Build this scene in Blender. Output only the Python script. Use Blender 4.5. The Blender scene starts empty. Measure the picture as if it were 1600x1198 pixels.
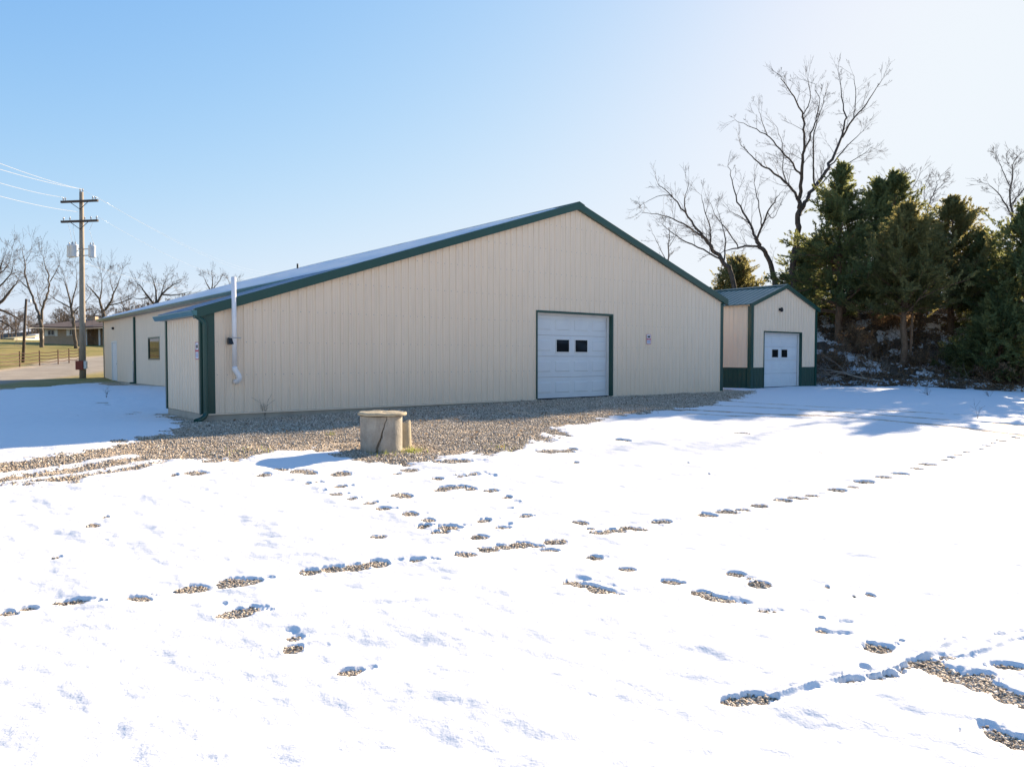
import bpy, math, random
import numpy as np, time
T0 = time.time()
from math import radians as R, sin, cos, tan, pi
from mathutils import Vector
random.seed(7)
rs = np.random.RandomState(11)

# ------------------------------------------------------------------ camera
F = 1161.0; PITCH = R(1.87); CH = 1.27          # focal length in photo pixels, tilt, height over the siding's foot
sc = bpy.context.scene
cam = bpy.data.cameras.new('camera'); camo = bpy.data.objects.new('camera', cam)
sc.collection.objects.link(camo); sc.camera = camo
cam.sensor_width = 36; cam.lens = 36*F/1600; cam.clip_start = .05; cam.clip_end = 6000
camo.location = (0, 0, CH); camo.rotation_euler = (pi/2-PITCH, 0, 0)
sc.render.resolution_x = 1024; sc.render.resolution_y = 766

# ------------------------------------------------------------------ light
TH = math.atan(1435/F)
U = np.array([sin(TH), cos(TH)]); V = np.array([-cos(TH), sin(TH)])   # along the front wall, into the building
BETA = R(10.5); SUN_EL = R(19)
sd = U*cos(BETA) + V*sin(BETA)                   # horizontal direction towards the sun
SUN_AZ = math.atan2(sd[0], sd[1])                # clockwise from +Y
w = bpy.data.worlds.new('World'); sc.world = w; w.use_nodes = True
nt = w.node_tree; bg = nt.nodes['Background']
sky = nt.nodes.new('ShaderNodeTexSky'); sky.sky_type = 'NISHITA'; sky.sun_disc = False
sky.sun_elevation = SUN_EL; sky.sun_rotation = SUN_AZ; sky.altitude = 200
sky.air_density = 1.0; sky.dust_density = 0.8; sky.ozone_density = 1.5
EXPO = 1.6; STR = .12
# the camera rolls bright sky off towards white: 1-exp(-k x) on each channel, the same for every ray
sp_ = nt.nodes.new('ShaderNodeSeparateColor'); cb_ = nt.nodes.new('ShaderNodeCombineColor'); nt.links.new(sky.outputs[0], sp_.inputs[0])
for i_, (k_, g_) in enumerate(((4.4, 1.38), (3.7, 1.12), (5.6, 1.0))):
    n_ = [nt.nodes.new('ShaderNodeMath') for _ in range(6)]
    for n__, op_, v_ in zip(n_, ('MULTIPLY', 'POWER', 'MULTIPLY', 'EXPONENT', 'SUBTRACT', 'MULTIPLY'), (.12, g_, -k_, None, None, (.87, .93, .99)[i_]/(STR*2**EXPO))):
        n__.operation = op_
        if v_ is not None: n__.inputs[1].default_value = v_
    n_[4].inputs[0].default_value = 1
    nt.links.new(sp_.outputs[i_], n_[0].inputs[0])
    for p__, q__ in zip(n_[:-1], n_[1:]): nt.links.new(p__.outputs[0], q__.inputs[1 if q__ is n_[4] else 0])
    nt.links.new(n_[5].outputs[0], cb_.inputs[i_])
nt.links.new(cb_.outputs[0], bg.inputs[0]); bg.inputs[1].default_value = STR
sl = bpy.data.lights.new('sun', 'SUN'); sl.energy = 4.8; sl.angle = R(.5); sl.color = (1, .82, .60)
so = bpy.data.objects.new('sun', sl); sc.collection.objects.link(so)
sv = Vector((sd[0]*cos(SUN_EL), sd[1]*cos(SUN_EL), sin(SUN_EL)))
so.rotation_euler = sv.to_track_quat('Z', 'Y').to_euler(); so.location = (40, 40, 40)
sc.view_settings.view_transform = 'Standard'; sc.view_settings.look = 'None'
sc.view_settings.exposure = EXPO; sc.view_settings.gamma = 1
sc.render.engine = 'CYCLES'

# ------------------------------------------------------------------ helpers
COL = sc.collection
def ray(px, py):
    d = np.array([(px-800)/F, 1.0, -(py-599)/F])
    c, s = cos(PITCH), sin(PITCH)
    return np.array([d[0], d[1]*c + d[2]*s, -d[1]*s + d[2]*c])
def at(px, py, Y):
    d = ray(px, py); return np.array([0, 0, CH]) + d*(Y/d[1])
C0 = at(335.3, 645.7, 1); _d = ray(335.3, 645.7); C0 = np.array([0, 0, CH]) + _d*(-CH/_d[2]); C0 = C0[:2]
def S_of(px, v0=0.0, py=600):
    """where the sight line through px meets the vertical plane at depth v0: (s)"""
    d = ray(px, py)[:2]; o = C0 + V*v0
    M = np.array([[d[0], -U[0]], [d[1], -U[1]]]); t, s = np.linalg.solve(M, o); return s
def SZ(px, py, v0=0.0):
    d = ray(px, py); o = C0 + V*v0
    M = np.array([[d[0], -U[0]], [d[1], -U[1]]]); t, s = np.linalg.solve(M, o); return s, CH + d[2]*t
def VZ(px, py, s0=0.0):
    d = ray(px, py); o = C0 + U*s0
    M = np.array([[d[0], -V[0]], [d[1], -V[1]]]); t, v = np.linalg.solve(M, o); return v, CH + d[2]*t
def wxy(s, v): return C0 + U*s + V*v
ROTZ = math.atan2(U[1], U[0])

def tag(o, label=None, cat=None, group=None, kind=None):
    if label: o['label'] = label
    if cat: o['category'] = cat
    if group: o['group'] = group
    if kind: o['kind'] = kind
    return o
def empty(name, loc, rz=0, label=None, cat=None, group=None):
    o = bpy.data.objects.new(name, None); COL.objects.link(o); o.location = loc; o.rotation_euler = (0, 0, rz)
    return tag(o, label, cat, group)
def mesh_np(name, V3, Fs, mat, parent=None, smooth=False, nper=None):
    """Fs : (n,k) int array, or a list of such arrays"""
    if isinstance(Fs, np.ndarray): Fs = [Fs]
    Fs = [f for f in Fs if len(f)]
    me = bpy.data.meshes.new(name); me.vertices.add(len(V3)); me.vertices.foreach_set('co', np.asarray(V3, np.float32).ravel())
    loops = np.concatenate([f.ravel() for f in Fs]); tot = np.concatenate([np.full(len(f), f.shape[1]) for f in Fs])
    me.loops.add(len(loops)); me.loops.foreach_set('vertex_index', loops.astype(np.int32))
    me.polygons.add(len(tot)); st = np.concatenate([[0], np.cumsum(tot)[:-1]])
    me.polygons.foreach_set('loop_start', st.astype(np.int32)); me.polygons.foreach_set('loop_total', tot.astype(np.int32))
    me.update(calc_edges=True); me.validate()
    if smooth: me.polygons.foreach_set('use_smooth', np.ones(len(tot), bool))
    if mat: me.materials.append(mat)
    o = bpy.data.objects.new(name, me); COL.objects.link(o)
    if parent: o.parent = parent
    return o
def attr(o, name, arr):
    a = o.data.attributes.new(name, 'FLOAT', 'POINT'); a.data.foreach_set('value', np.asarray(arr, np.float32).ravel())

class MB:
    def __init__(s): s.v = []; s.f = []
    def add(s, vs, fs):
        b = len(s.v); s.v += [tuple(map(float, p)) for p in vs]; s.f += [[b+i for i in f] for f in fs]
    def box(s, x0, x1, y0, y1, z0, z1):
        s.add([(x0,y0,z0),(x1,y0,z0),(x1,y1,z0),(x0,y1,z0),(x0,y0,z1),(x1,y0,z1),(x1,y1,z1),(x0,y1,z1)],
              [(0,3,2,1),(4,5,6,7),(0,1,5,4),(1,2,6,5),(2,3,7,6),(3,0,4,7)]); return s
    def prism(s, poly, axis, a0, a1):
        """poly in the two other axes (in xyz order) extruded along axis"""
        n = len(poly); out = []
        for a in (a0, a1):
            for (p, q) in poly:
                out.append({'x': (a, p, q), 'y': (p, a, q), 'z': (p, q, a)}[axis])
        s.add(out, [list(range(n))[::-1], [n+i for i in range(n)]] + [(i, (i+1) % n, n+(i+1) % n, n+i) for i in range(n)]); return s
    def tube(s, pts, rad, n=8, cap=True):
        pts = [Vector(p) for p in pts]
        if not hasattr(rad, '__len__'): rad = [rad]*len(pts)
        vs = []; ref = None
        for i, p in enumerate(pts):
            t = (pts[min(i+1, len(pts)-1)] - pts[max(i-1, 0)]).normalized()
            if ref is None: ref = t.orthogonal().normalized()
            ref = (ref - t*ref.dot(t)).normalized(); b = t.cross(ref)
            for k in range(n):
                a = 2*pi*k/n; vs.append(p + (ref*cos(a) + b*sin(a))*rad[i])
        fs = [(i*n+k, i*n+(k+1) % n, (i+1)*n+(k+1) % n, (i+1)*n+k) for i in range(len(pts)-1) for k in range(n)]
        if cap: fs += [list(range(n))[::-1], [(len(pts)-1)*n+k for k in range(n)]]
        s.add(vs, fs); return s
    def lathe(s, prof, n=24, c=(0, 0)):
        vs = [(c[0]+r*cos(2*pi*k/n), c[1]+r*sin(2*pi*k/n), z) for (r, z) in prof for k in range(n)]
        fs = [(i*n+k, i*n+(k+1) % n, (i+1)*n+(k+1) % n, (i+1)*n+k) for i in range(len(prof)-1) for k in range(n)]
        fs += [list(range(n))[::-1], [(len(prof)-1)*n+k for k in range(n)]]
        s.add(vs, fs); return s
    def build(s, name, mat, parent=None, smooth=False, bevel=0):
        me = bpy.data.meshes.new(name); me.from_pydata(s.v, [], s.f); me.update()
        if smooth:
            for p in me.polygons: p.use_smooth = len(p.vertices) < 6
        me.materials.append(mat)
        o = bpy.data.objects.new(name, me); COL.objects.link(o)
        if parent: o.parent = parent
        if bevel:
            m = o.modifiers.new('bevel', 'BEVEL'); m.width = bevel; m.segments = 2; m.limit_method = 'ANGLE'
        return o

class TB:
    """many tapering tubes, grouped by number of points"""
    def __init__(s): s.g = {}
    def add(s, pts, rad, n=3): s.g.setdefault((len(pts), n), []).append((pts, rad))
    def arrays(s):
        VV = []; FF = []; base = 0
        for (k, n), L in s.g.items():
            P = np.array([a for a, _ in L], float); Rr = np.array([b for _, b in L], float)
            T = np.empty_like(P); T[:, 1:-1] = P[:, 2:]-P[:, :-2]; T[:, 0] = P[:, 1]-P[:, 0]; T[:, -1] = P[:, -1]-P[:, -2]
            T /= np.linalg.norm(T, axis=2, keepdims=True)+1e-9
            m = T.mean(1); ref = np.where(np.abs(m[:, 2:3]) < .8, np.array([[0, 0, 1.]]), np.array([[1., 0, 0]]))
            A = np.cross(T, ref[:, None, :]); A /= np.linalg.norm(A, axis=2, keepdims=True)+1e-9; B = np.cross(T, A)
            ang = 2*pi*np.arange(n)/n
            ring = P[:, :, None, :] + Rr[:, :, None, None]*(A[:, :, None, :]*np.cos(ang)[None, None, :, None] + B[:, :, None, :]*np.sin(ang)[None, None, :, None])
            VV.append(ring.reshape(-1, 3))
            c, i, j = np.meshgrid(np.arange(len(L)), np.arange(k-1), np.arange(n), indexing='ij')
            b = base + c*k*n; j2 = (j+1) % n
            FF.append(np.stack([b+i*n+j, b+i*n+j2, b+(i+1)*n+j2, b+(i+1)*n+j], -1).reshape(-1, 4)); base += len(L)*k*n
        return np.concatenate(VV), np.concatenate(FF)
    def build(s, name, mat, parent=None):
        v, f = s.arrays(); return mesh_np(name, v, f, mat, parent, smooth=True)

# ---- noise
def _h(ix, iy, seed):
    n = (ix.astype(np.int64)*374761393 + iy.astype(np.int64)*668265263 + seed*974634777) & 0x7fffffff
    n = ((n ^ (n >> 13))*1274126177) & 0x7fffffff
    return ((n ^ (n >> 16)) & 0xffff)/65535.0
def vnoise(x, y, seed=0):
    x = np.asarray(x, float); y = np.asarray(y, float)
    ix = np.floor(x); iy = np.floor(y); fx = x-ix; fy = y-iy; fx = fx*fx*(3-2*fx); fy = fy*fy*(3-2*fy)
    a = _h(ix, iy, seed); b = _h(ix+1, iy, seed); c = _h(ix, iy+1, seed); d = _h(ix+1, iy+1, seed)
    return (a*(1-fx)+b*fx)*(1-fy) + (c*(1-fx)+d*fx)*fy
def fbm(x, y, o=4, seed=0):
    r = 0; a = .5; t = 0
    for i in range(o):
        r = r + a*vnoise(x*2**i+i*17.3, y*2**i-i*9.1, seed+i); t += a; a *= .5
    return r/t*2-1
def sm(t): t = np.clip(t, 0, 1); return t*t*(3-2*t)

# ------------------------------------------------------------------ materials
def mat(name, col=(.5,.5,.5), rough=.6, metal=0, spec=.5):
    m = bpy.data.materials.new(name); m.use_nodes = True; b = m.node_tree.nodes['Principled BSDF']
    b.inputs['Base Color'].default_value = (*col, 1); b.inputs['Roughness'].default_value = rough
    b.inputs['Metallic'].default_value = metal; b.inputs['Specular IOR Level'].default_value = spec
    return m
def nd(m, t, **k):
    n = m.node_tree.nodes.new(t)
    for a, v in k.items(): setattr(n, a, v)
    return n
def lk(m, a, b): m.node_tree.links.new(a, b)
def bsdf(m): return m.node_tree.nodes['Principled BSDF']
def coord(m, scale=(1,1,1), kind='Object'):
    tc = nd(m, 'ShaderNodeTexCoord'); mp = nd(m, 'ShaderNodeMapping'); mp.inputs['Scale'].default_value = scale
    lk(m, tc.outputs[kind], mp.inputs[0]); return mp.outputs[0]
def noise(m, vec, scale, detail=4, rough=.55):
    n = nd(m, 'ShaderNodeTexNoise'); n.inputs['Scale'].default_value = scale; n.inputs['Detail'].default_value = detail
    n.inputs['Roughness'].default_value = rough; lk(m, vec, n.inputs['Vector']); return n.outputs['Fac']
def ramp(m, fac, stops):
    r = nd(m, 'ShaderNodeValToRGB'); e = r.color_ramp.elements
    while len(e) < len(stops): e.new(.5)
    for i, (p, c) in enumerate(stops): e[i].position = p; e[i].color = (*c, 1) if len(c) == 3 else c
    lk(m, fac, r.inputs[0]); return r.outputs[0]
def mixc(m, fac, a, b, mode='MIX'):
    n = nd(m, 'ShaderNodeMix', data_type='RGBA', blend_type=mode)
    for s, v in ((0, fac), (6, a), (7, b)):
        if hasattr(v, 'default_value') or hasattr(v, 'links'): lk(m, v, n.inputs[s])
        elif s == 0: n.inputs[0].default_value = v
        else: n.inputs[s].default_value = (*v, 1)
    return n.outputs[2]
def bump(m, h, dist=.01, strength=1):
    b = nd(m, 'ShaderNodeBump'); b.inputs['Distance'].default_value = dist; b.inputs['Strength'].default_value = strength
    lk(m, h, b.inputs['Height']); lk(m, b.outputs[0], bsdf(m).inputs['Normal']); return b
def mottled(name, c1, c2, scale=3, rough=.6, metal=0, spec=.5, bdist=0, stretch=(1,1,1), detail=5):
    m = mat(name, c1, rough, metal, spec); v = coord(m, stretch); n = noise(m, v, scale, detail)
    lk(m, ramp(m, n, [(.3, c1), (.7, c2)]), bsdf(m).inputs['Base Color'])
    if bdist: bump(m, noise(m, v, scale*5, 4), bdist)
    return m
M = {}
def siding(name, c1, c2, rough=.42, dirt=None):
    m = mat(name, c1, rough); v = coord(m)
    base = ramp(m, noise(m, v, .35, 3), [(.3, c1), (.7, c2)])
    # rain streaks and grime with a shape of their own
    st = noise(m, coord(m, (9, 9, .6)), 1.4, 5, .6)
    base = mixc(m, ramp(m, st, [(.45, (0,0,0)), (.8, (.32,.32,.32))]), base, tuple(x*.72 for x in c1))
    # splash of dirt just over the ground
    sx = nd(m, 'ShaderNodeSeparateXYZ'); lk(m, v, sx.inputs[0])
    ma = nd(m, 'ShaderNodeMath', operation='MULTIPLY_ADD'); lk(m, noise(m, v, 3, 5), ma.inputs[0]); ma.inputs[1].default_value = -.5; lk(m, sx.outputs['Z'], ma.inputs[2])
    if dirt: base = mixc(m, ramp(m, ma.outputs[0], [(0, (.55,.55,.55)), (.22, (0,0,0))]), base, dirt)
    # screws: rows of small dark dots along the girts
    lk(m, base, bsdf(m).inputs['Base Color'])
    bump(m, noise(m, coord(m, (1, 1, .25)), 3, 3), .012, .35)
    return m
M['cream'] = siding('cream_siding', (.86,.685,.515), (.875,.705,.535), .33)
M['green'] = siding('green_metal', (.008,.055,.042), (.010,.064,.050), .35)
M['green_roof'] = mottled('green_roof_metal', (.008,.085,.085), (.012,.105,.10), 1.2, .28)
M['bare_roof'] = mottled('galvanised_roof', (.30,.33,.36), (.40,.43,.46), 2, .3, .6)
M['white'] = mottled('white_door_paint', (.68,.69,.70), (.73,.74,.74), 2, .45)
M['whitetrim'] = mottled('white_trim', (.72,.70,.67), (.8,.78,.75), 3, .5)
M['pvc'] = mottled('white_plastic_pipe', (.78,.76,.76), (.84,.82,.82), 6, .35)
M['gutter'] = mottled('gutter_metal', (.05,.16,.17), (.08,.2,.21), 4, .3, .3)
M['pipegrey'] = mottled('grey_metal', (.30,.31,.32), (.42,.43,.44), 8, .4, .5)
M['black'] = mat('black_plastic', (.012,.012,.013), .4)
M['paint_found'] = mottled('painted_foundation', (.50,.44,.36), (.38,.33,.27), 3, .85, bdist=.006)
def glass(name, col=(.012,.014,.016), rough=.04):
    m = mat(name, col, rough, 0, .35); return m
M['glass'] = glass('dark_glass')
M['red'] = mottled('red_paint', (.42,.02,.03), (.5,.03,.04), 20, .5)
M['signwhite'] = mat('sign_white', (.72,.72,.76), .4)
M['signred'] = mat('sign_red', (.5,.015,.06), .4)
M['signblue'] = mat('sign_blue', (.12,.25,.5), .4)
M['signdark'] = mat('sign_dark', (.01,.013,.025), .4)
M['wood_pole'] = mottled('pole_wood', (.37,.31,.235), (.24,.20,.15), 5, .85, stretch=(8,8,.6), bdist=.01)
M['wood_dark'] = mottled('crossarm_wood', (.09,.065,.045), (.05,.038,.03), 5, .85)
M['porcelain'] = mat('porcelain', (.35,.36,.38), .25)
M['tank'] = mottled('transformer_paint', (.62,.63,.62), (.72,.73,.72), 6, .4)
M['wire'] = mat('aluminium_wire', (.5,.5,.5), .35, .3)
M['rust'] = mottled('rusty_red_box', (.20,.035,.02), (.28,.05,.03), 12, .7)
# bark
def bark(name, a, b, sc_=9):
    m = mat(name, a, .9, 0, .2); v = coord(m, (1,1,.35)); lk(m, ramp(m, noise(m, v, sc_, 5, .65), [(.35, a), (.68, b)]), bsdf(m).inputs['Base Color'])
    bump(m, noise(m, v, sc_*3, 4), .02); return m
M['bark'] = bark('grey_bark', (.085,.07,.055), (.20,.165,.13))
M['bark_dark'] = bark('dark_bark', (.05,.042,.036), (.13,.105,.085))
M['twig'] = mottled('twig_bark', (.10,.075,.06), (.16,.12,.095), 3, .9)
M['cedarbark'] = bark('cedar_bark', (.13,.085,.055), (.23,.16,.11), 12)
def leafmat(name, c1, c2, c3):
    m = mat(name, c1, .75, 0, .25); oi = nd(m, 'ShaderNodeAttribute'); oi.attribute_name = 'tone'
    lk(m, ramp(m, oi.outputs['Fac'], [(0, c1), (.5, c2), (1, c3)]), bsdf(m).inputs['Base Color'])
    b = bsdf(m); b.inputs['Subsurface Weight'].default_value = 0
    tr = nd(m, 'ShaderNodeBsdfTranslucent'); tr.inputs[0].default_value = (*[x*1.5 for x in c3], 1)
    mx = nd(m, 'ShaderNodeMixShader'); mx.inputs[0].default_value = .45
    out = m.node_tree.nodes['Material Output']; lk(m, b.outputs[0], mx.inputs[1]); lk(m, tr.outputs[0], mx.inputs[2]); lk(m, mx.outputs[0], out.inputs[0])
    return m
M['cedar_a'] = leafmat('cedar_foliage', (.038,.066,.032), (.09,.12,.048), (.19,.20,.075))
M['cedar_b'] = leafmat('cedar_foliage_rusty', (.058,.075,.032), (.125,.13,.05), (.24,.215,.085))
M['dryleaf'] = leafmat('dry_leaves', (.09,.062,.038), (.17,.115,.07), (.29,.20,.12))
M['drygrass'] = leafmat('dry_grass', (.20,.15,.07), (.32,.25,.12), (.22,.26,.06))

# snow
m = M['snow'] = mat('snow', (.76,.752,.745), .8, 0, .1)
v = coord(m); n1 = noise(m, v, 5, 6, .6); n2 = noise(m, v, 60, 4, .6)
mm = nd(m, 'ShaderNodeMath', operation='MULTIPLY_ADD'); lk(m, n2, mm.inputs[0]); mm.inputs[1].default_value = .14; lk(m, n1, mm.inputs[2])
bump(m, mm.outputs[0], .019, .85)
# gravel stones: each stone's own tone
m = M['stone'] = mat('gravel_stone', (.4,.36,.3), .85, 0, .3); a = nd(m, 'ShaderNodeAttribute'); a.attribute_name = 'tone'
lk(m, ramp(m, a.outputs['Fac'], [(0, (.12,.092,.07)), (.25, (.27,.215,.16)), (.6, (.47,.39,.30)), (1, (.78,.69,.57))]), bsdf(m).inputs['Base Color'])

# ------------------------------------------------------------------ terrain
def sdw(x, y):
    dx = x-C0[0]; dy = y-C0[1]; return dx*U[0]+dy*U[1], dx*V[0]+dy*V[1]   # (s, v); v>0 is behind the front wall
SHED_V = 1.0
bankA = np.array([14.2, 37.2]); bankB = np.array([27., 33.5]); _bt = (bankB-bankA)/np.linalg.norm(bankB-bankA); _bn = np.array([-_bt[1], _bt[0]])
SH_R = 26.2
RZ = np.array([[0,0],[38,0],[46,-.12],[58,.55],[98,2.65],[150,4.6],[400,9.5],[1500,30],[3000,45]], float)
def bankdist(x, y):
    d1 = (x-bankA[0])*_bn[0] + (y-bankA[1])*_bn[1]
    s, v_ = sdw(x, y); d2 = s-(SH_R+.3)
    d3 = (x-31.) * .9 + (y-33)*.2
    return np.maximum(np.minimum(d1, d2), d3)
def zg(x, y, rough=True):
    x = np.asarray(x, float); y = np.asarray(y, float); s, v_ = sdw(x, y)
    z = -.05 - .11*sm((9-s)/9)*sm((14-v_)/14) - .40*sm((-v_-.5)/12)
    r = np.hypot(x, y)
    z = z + np.interp(r, RZ[:, 0], RZ[:, 1])*sm((r-36)/10 if True else 0)
    bd = bankdist(x, y)
    z = z + 4.6*sm(bd/13)
    ud = x*sd[0]+y*sd[1]; vd = -x*sd[1]+y*sd[0]
    if rough: z = z + (.020*fbm(ud*1.7, vd*1.1, 3, 6)+.0085*fbm(ud*5.5, vd*4, 3, 7))*sm((40-r)/10)*sm((r-.8)/1.5) + .035*fbm(x*.35, y*.35, 3, 5)*sm((r-1)/3) + sm((bd+.3)/1.5)*.28*fbm(x*.9, y*.9, 4, 9) + sm((r-45)/20)*.25*fbm(x*.06, y*.06, 3, 3)
    return z
def zg1(x, y): return float(zg(np.array([x]), np.array([y]))[0])
def G(px, py):
    """point of the ground seen through a photo pixel"""
    d = ray(px, py); t = np.geomspace(1.0, 400, 700)
    P = d[None]*t[:, None]; hit = CH+P[:, 2] < zg(P[:, 0], P[:, 1])
    if not hit.any(): q = d*60; return np.array([q[0], q[1], zg1(q[0], q[1])])
    i = max(int(np.argmax(hit)), 1)
    t = np.linspace(t[i-1], t[i], 200); P = d[None]*t[:, None]; hit = CH+P[:, 2] < zg(P[:, 0], P[:, 1]); j = int(np.argmax(hit)); q = P[j]
    return np.array([q[0], q[1], CH+q[2]])

def polysd(x, y, P):
    """signed distance, positive inside"""
    P = np.asarray(P)[:, :2]; d = np.full(x.shape, 1e9); inside = np.zeros(x.shape, bool); n = len(P)
    for i in range(n):
        a = P[i]; b = P[(i+1) % n]; e = b-a; L = e@e+1e-12
        t = np.clip(((x-a[0])*e[0]+(y-a[1])*e[1])/L, 0, 1)
        d = np.minimum(d, np.hypot(x-a[0]-t*e[0], y-a[1]-t*e[1]))
        c = ((a[1] > y) != (b[1] > y)) & (x < (b[0]-a[0])*(y-a[1])/((b[1]-a[1]) if abs(b[1]-a[1]) > 1e-9 else 1e-9)+a[0]); inside ^= c
    return np.where(inside, d, -d)
GP = lambda L: [G(a, b) for a, b in L]
snowfield = [(-60, 34)] + [tuple(p[:2]) for p in GP([(0,610),(80,602.5),(125,599),(158,597.5)])] + [tuple(wxy(2.9, 27.6)), tuple(wxy(8, 25)), tuple(wxy(18, 10)), tuple(wxy(23, 3)), tuple(wxy(26, 2)),
             (14.6, 37.6), (20, 37), (27, 35), (36, 30), (36, 0), (60, -30), (0, -60), (-70, -20)]
gravel_poly = [tuple(wxy(-.2, 2.9)), tuple(wxy(3, 3)), tuple(wxy(20, 3)), tuple(wxy(22, 1.5))] + [tuple(p[:2]) for p in GP(
  [(1185,611),(1150,622),(1080,637),(1000,647),(930,655),(905,663),(860,670),(884,679),(835,690),(800,699),(765,711),(740,701),(700,711),(650,722),(600,722),(562,717),(538,704),
   (480,699),(440,706),(380,715),(300,717),(250,721),(190,737),(100,751),(0,764),(-250,808),(-250,768),(0,724),(120,707),(200,692),(255,678),(292,664),(272,655),(250,647)])]
lens = [[tuple(p[:2]) for p in GP(L)] for L in (
  [(-250,786),(0,737),(90,727),(212,708),(228,713),(140,727),(0,746),(-250,798)],
  [(-250,806),(0,753),(150,733),(250,716),(262,719),(180,737),(0,758)],
  [(835,673),(858,676),(872,684),(845,684)],
)]
# prints: photo px, py, width px, height px, depth 0..1 (1 reaches the gravel)
PR = [(12,961,36,8,1),(42,955,44,8,1),(84,951,10,3,.4),(110,944,56,8,1),(212,938,48,8,1),(300,923,58,11,1),(372,912,66,14,1),(484,897,42,8,1),(518,893,40,8,1),(560,889,44,10,1),(590,884,44,10,1),(620,878,22,4,.5),
 (652,878,32,6,.95),(728,869,38,7,1),(762,861,36,7,1),(790,857,40,7,1),(812,854,44,10,.9),(838,857,26,6,1),(868,849,42,7,1),(857,862,34,6,1),(938,834,34,5,1),(962,832,34,6,1),(988,828,44,6,1),(1037,817,36,5,.95),(1102,807,34,6,1),(1136,802,36,6,1),(1158,799,26,4,1),
 (1187,792,26,5,.95),(1222,783,28,4,1),(1246,780,34,5,1),(1269,776,22,4,1),(1305,767,22,5,.9),(1332,763,18,4,.9),(1352,755,28,4,.9),(1381,748,26,4,.9),(1408,743,28,4,.9),(1432,734,18,3,.9),(1447,727,26,4,.9),(1475,720,14,3,.9),(1486,716,14,3,.9),(1496,712,16,3,.9),(1512,708,16,3,.9),(1528,703,14,3,.9),(1541,698,14,3,.9),(1553,694,12,3,.9),(1566,690,14,3,.9),(1584,684,16,3,.9),
 (1248,793,16,3,.5),(412,744,22,4,.9),(446,753,18,3,.5),(485,741,22,4,1),(533,742,36,5,1),(497,755,20,4,.8),(480,757,14,3,.8),(530,762,22,5,.9),(504,768,12,3,.7),(526,774,22,4,.9),(540,773,12,3,.7),(550,781,20,4,.8),(577,788,26,5,.9),(599,797,24,4,.9),(640,805,28,6,.9),(627,776,30,9,.9),
 (668,815,20,8,.9),(662,825,20,5,1),(702,827,40,7,1),(688,834,28,5,1),(592,841,30,5,1),(757,816,26,6,1),(785,827,30,5,1),(795,821,14,3,.7),(747,841,28,6,1),(820,808,22,4,1),(792,779,16,4,.9),(806,785,16,3,.6),(796,796,16,3,.7),
 (687,768,22,3,1),(700,764,28,4,1),(718,763,30,4,1),(735,766,18,3,1),(766,768,24,3,1),(683,750,18,4,1),(722,745,20,3,.8),(740,742,22,4,.8),(770,744,14,3,.7),(708,722,60,4,.9),(640,736,30,4,.9),(530,712,30,5,.9),(470,738,40,5,1),(440,735,30,4,.9),
 (905,818,24,5,1),(922,828,14,4,1),(928,873,28,7,1),(978,893,30,8,1),(896,914,40,9,1),(916,920,40,9,.9),(938,926,44,10,1),(962,930,24,5,.8),(905,908,34,6,.7),(1048,912,44,8,.9),(1095,930,38,9,1),(1112,937,40,10,1),(1135,941,44,10,.95),(1160,944,38,7,.75),(1198,957,36,8,.85),(1215,957,28,5,.6),
 (1148,900,36,8,.9),(1172,906,28,6,.8),(1186,914,38,9,1),(1292,919,8,4,1),(1334,933,6,3,1),(1360,932,14,6,1),(1284,969,10,9,1),(1284,990,28,13,1),(1310,993,40,8,.7),(1320,975,36,6,.5),(1375,1016,50,18,1),(1362,1010,20,10,.9),(1408,1006,16,5,.9),(1350,1048,18,8,.6),
 (352,964,26,8,1),(370,961,50,15,1),(392,955,40,9,.75),(346,946,16,7,.7),(455,990,26,9,.7),(462,1000,28,9,.85),(456,1017,34,14,1),(492,1012,50,9,.45),(545,1056,38,14,1),(560,1052,26,9,.8),(145,822,20,5,.9),(165,809,12,4,.9),(160,846,16,3,.4),(88,873,14,4,.8),
 (1150,1100,46,20,1),(1176,1096,52,18,1),(1205,1094,30,10,1),(1320,1070,24,7,1),(1342,1068,28,7,1),(1368,1064,30,6,1),(1392,1060,26,10,1),(1404,1053,22,12,.9),
 (1445,1040,60,22,1),(1475,1055,70,26,1),(1510,1068,80,26,1),(1545,1080,80,26,1),(1580,1093,70,24,1),(1625,1104,80,26,1),(1420,1048,30,8,1),(1480,1030,44,9,.8),(1570,1045,50,14,.85),(1590,1048,40,10,.8),(1535,1060,50,16,.8),
 (1560,1150,40,14,.9),(1545,1142,36,14,.75),(1578,1160,60,20,1),(1605,1170,60,20,1),(1540,1135,30,8,.5),(1500,1149,5,4,1),(1560,995,30,6,.5),(1590,990,30,5,.6),
 (875,706,50,3,1),(855,707,36,3,1),(895,703,16,3,1),(1163,678,22,2,1),(1152,678,12,2,1),(968,689,16,2,1),(980,690,12,2,1),(1280,708,12,2,.8),(1074,725,6,3,1),(1107,742,4,3,1),(900,724,8,2,1),(305,741,34,5,1),(272,744,14,3,1),(330,722,30,4,1),(620,742,14,3,.9),
 (160,630,14,3,.9),(170,633,12,2,.8),(205,648,14,2,.9),(215,645,12,2,.9),(120,650,10,2,.8),(60,648,12,2,.6),(186,690,26,5,1),(236,606,8,3,1),(163,665,16,2,.7)]
GR = [  # grooves: polyline, width px, height px, depth
 ([(980,640),(1090,641),(1180,646),(1300,650),(1385,657),(1450,663),(1500,668),(1560,676),(1640,686)], 3.2, .85),
 ([(1090,632),(1250,640),(1400,650),(1520,659),(1640,668)], 2.6, 1.0), ([(1110,626),(1230,633),(1385,642),(1500,648),(1640,656)], 2.4, .95),
 ([(1060,646),(1180,651),(1260,654)], 2.0, .6)]
prints = []
_r = random.Random(5)
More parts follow.
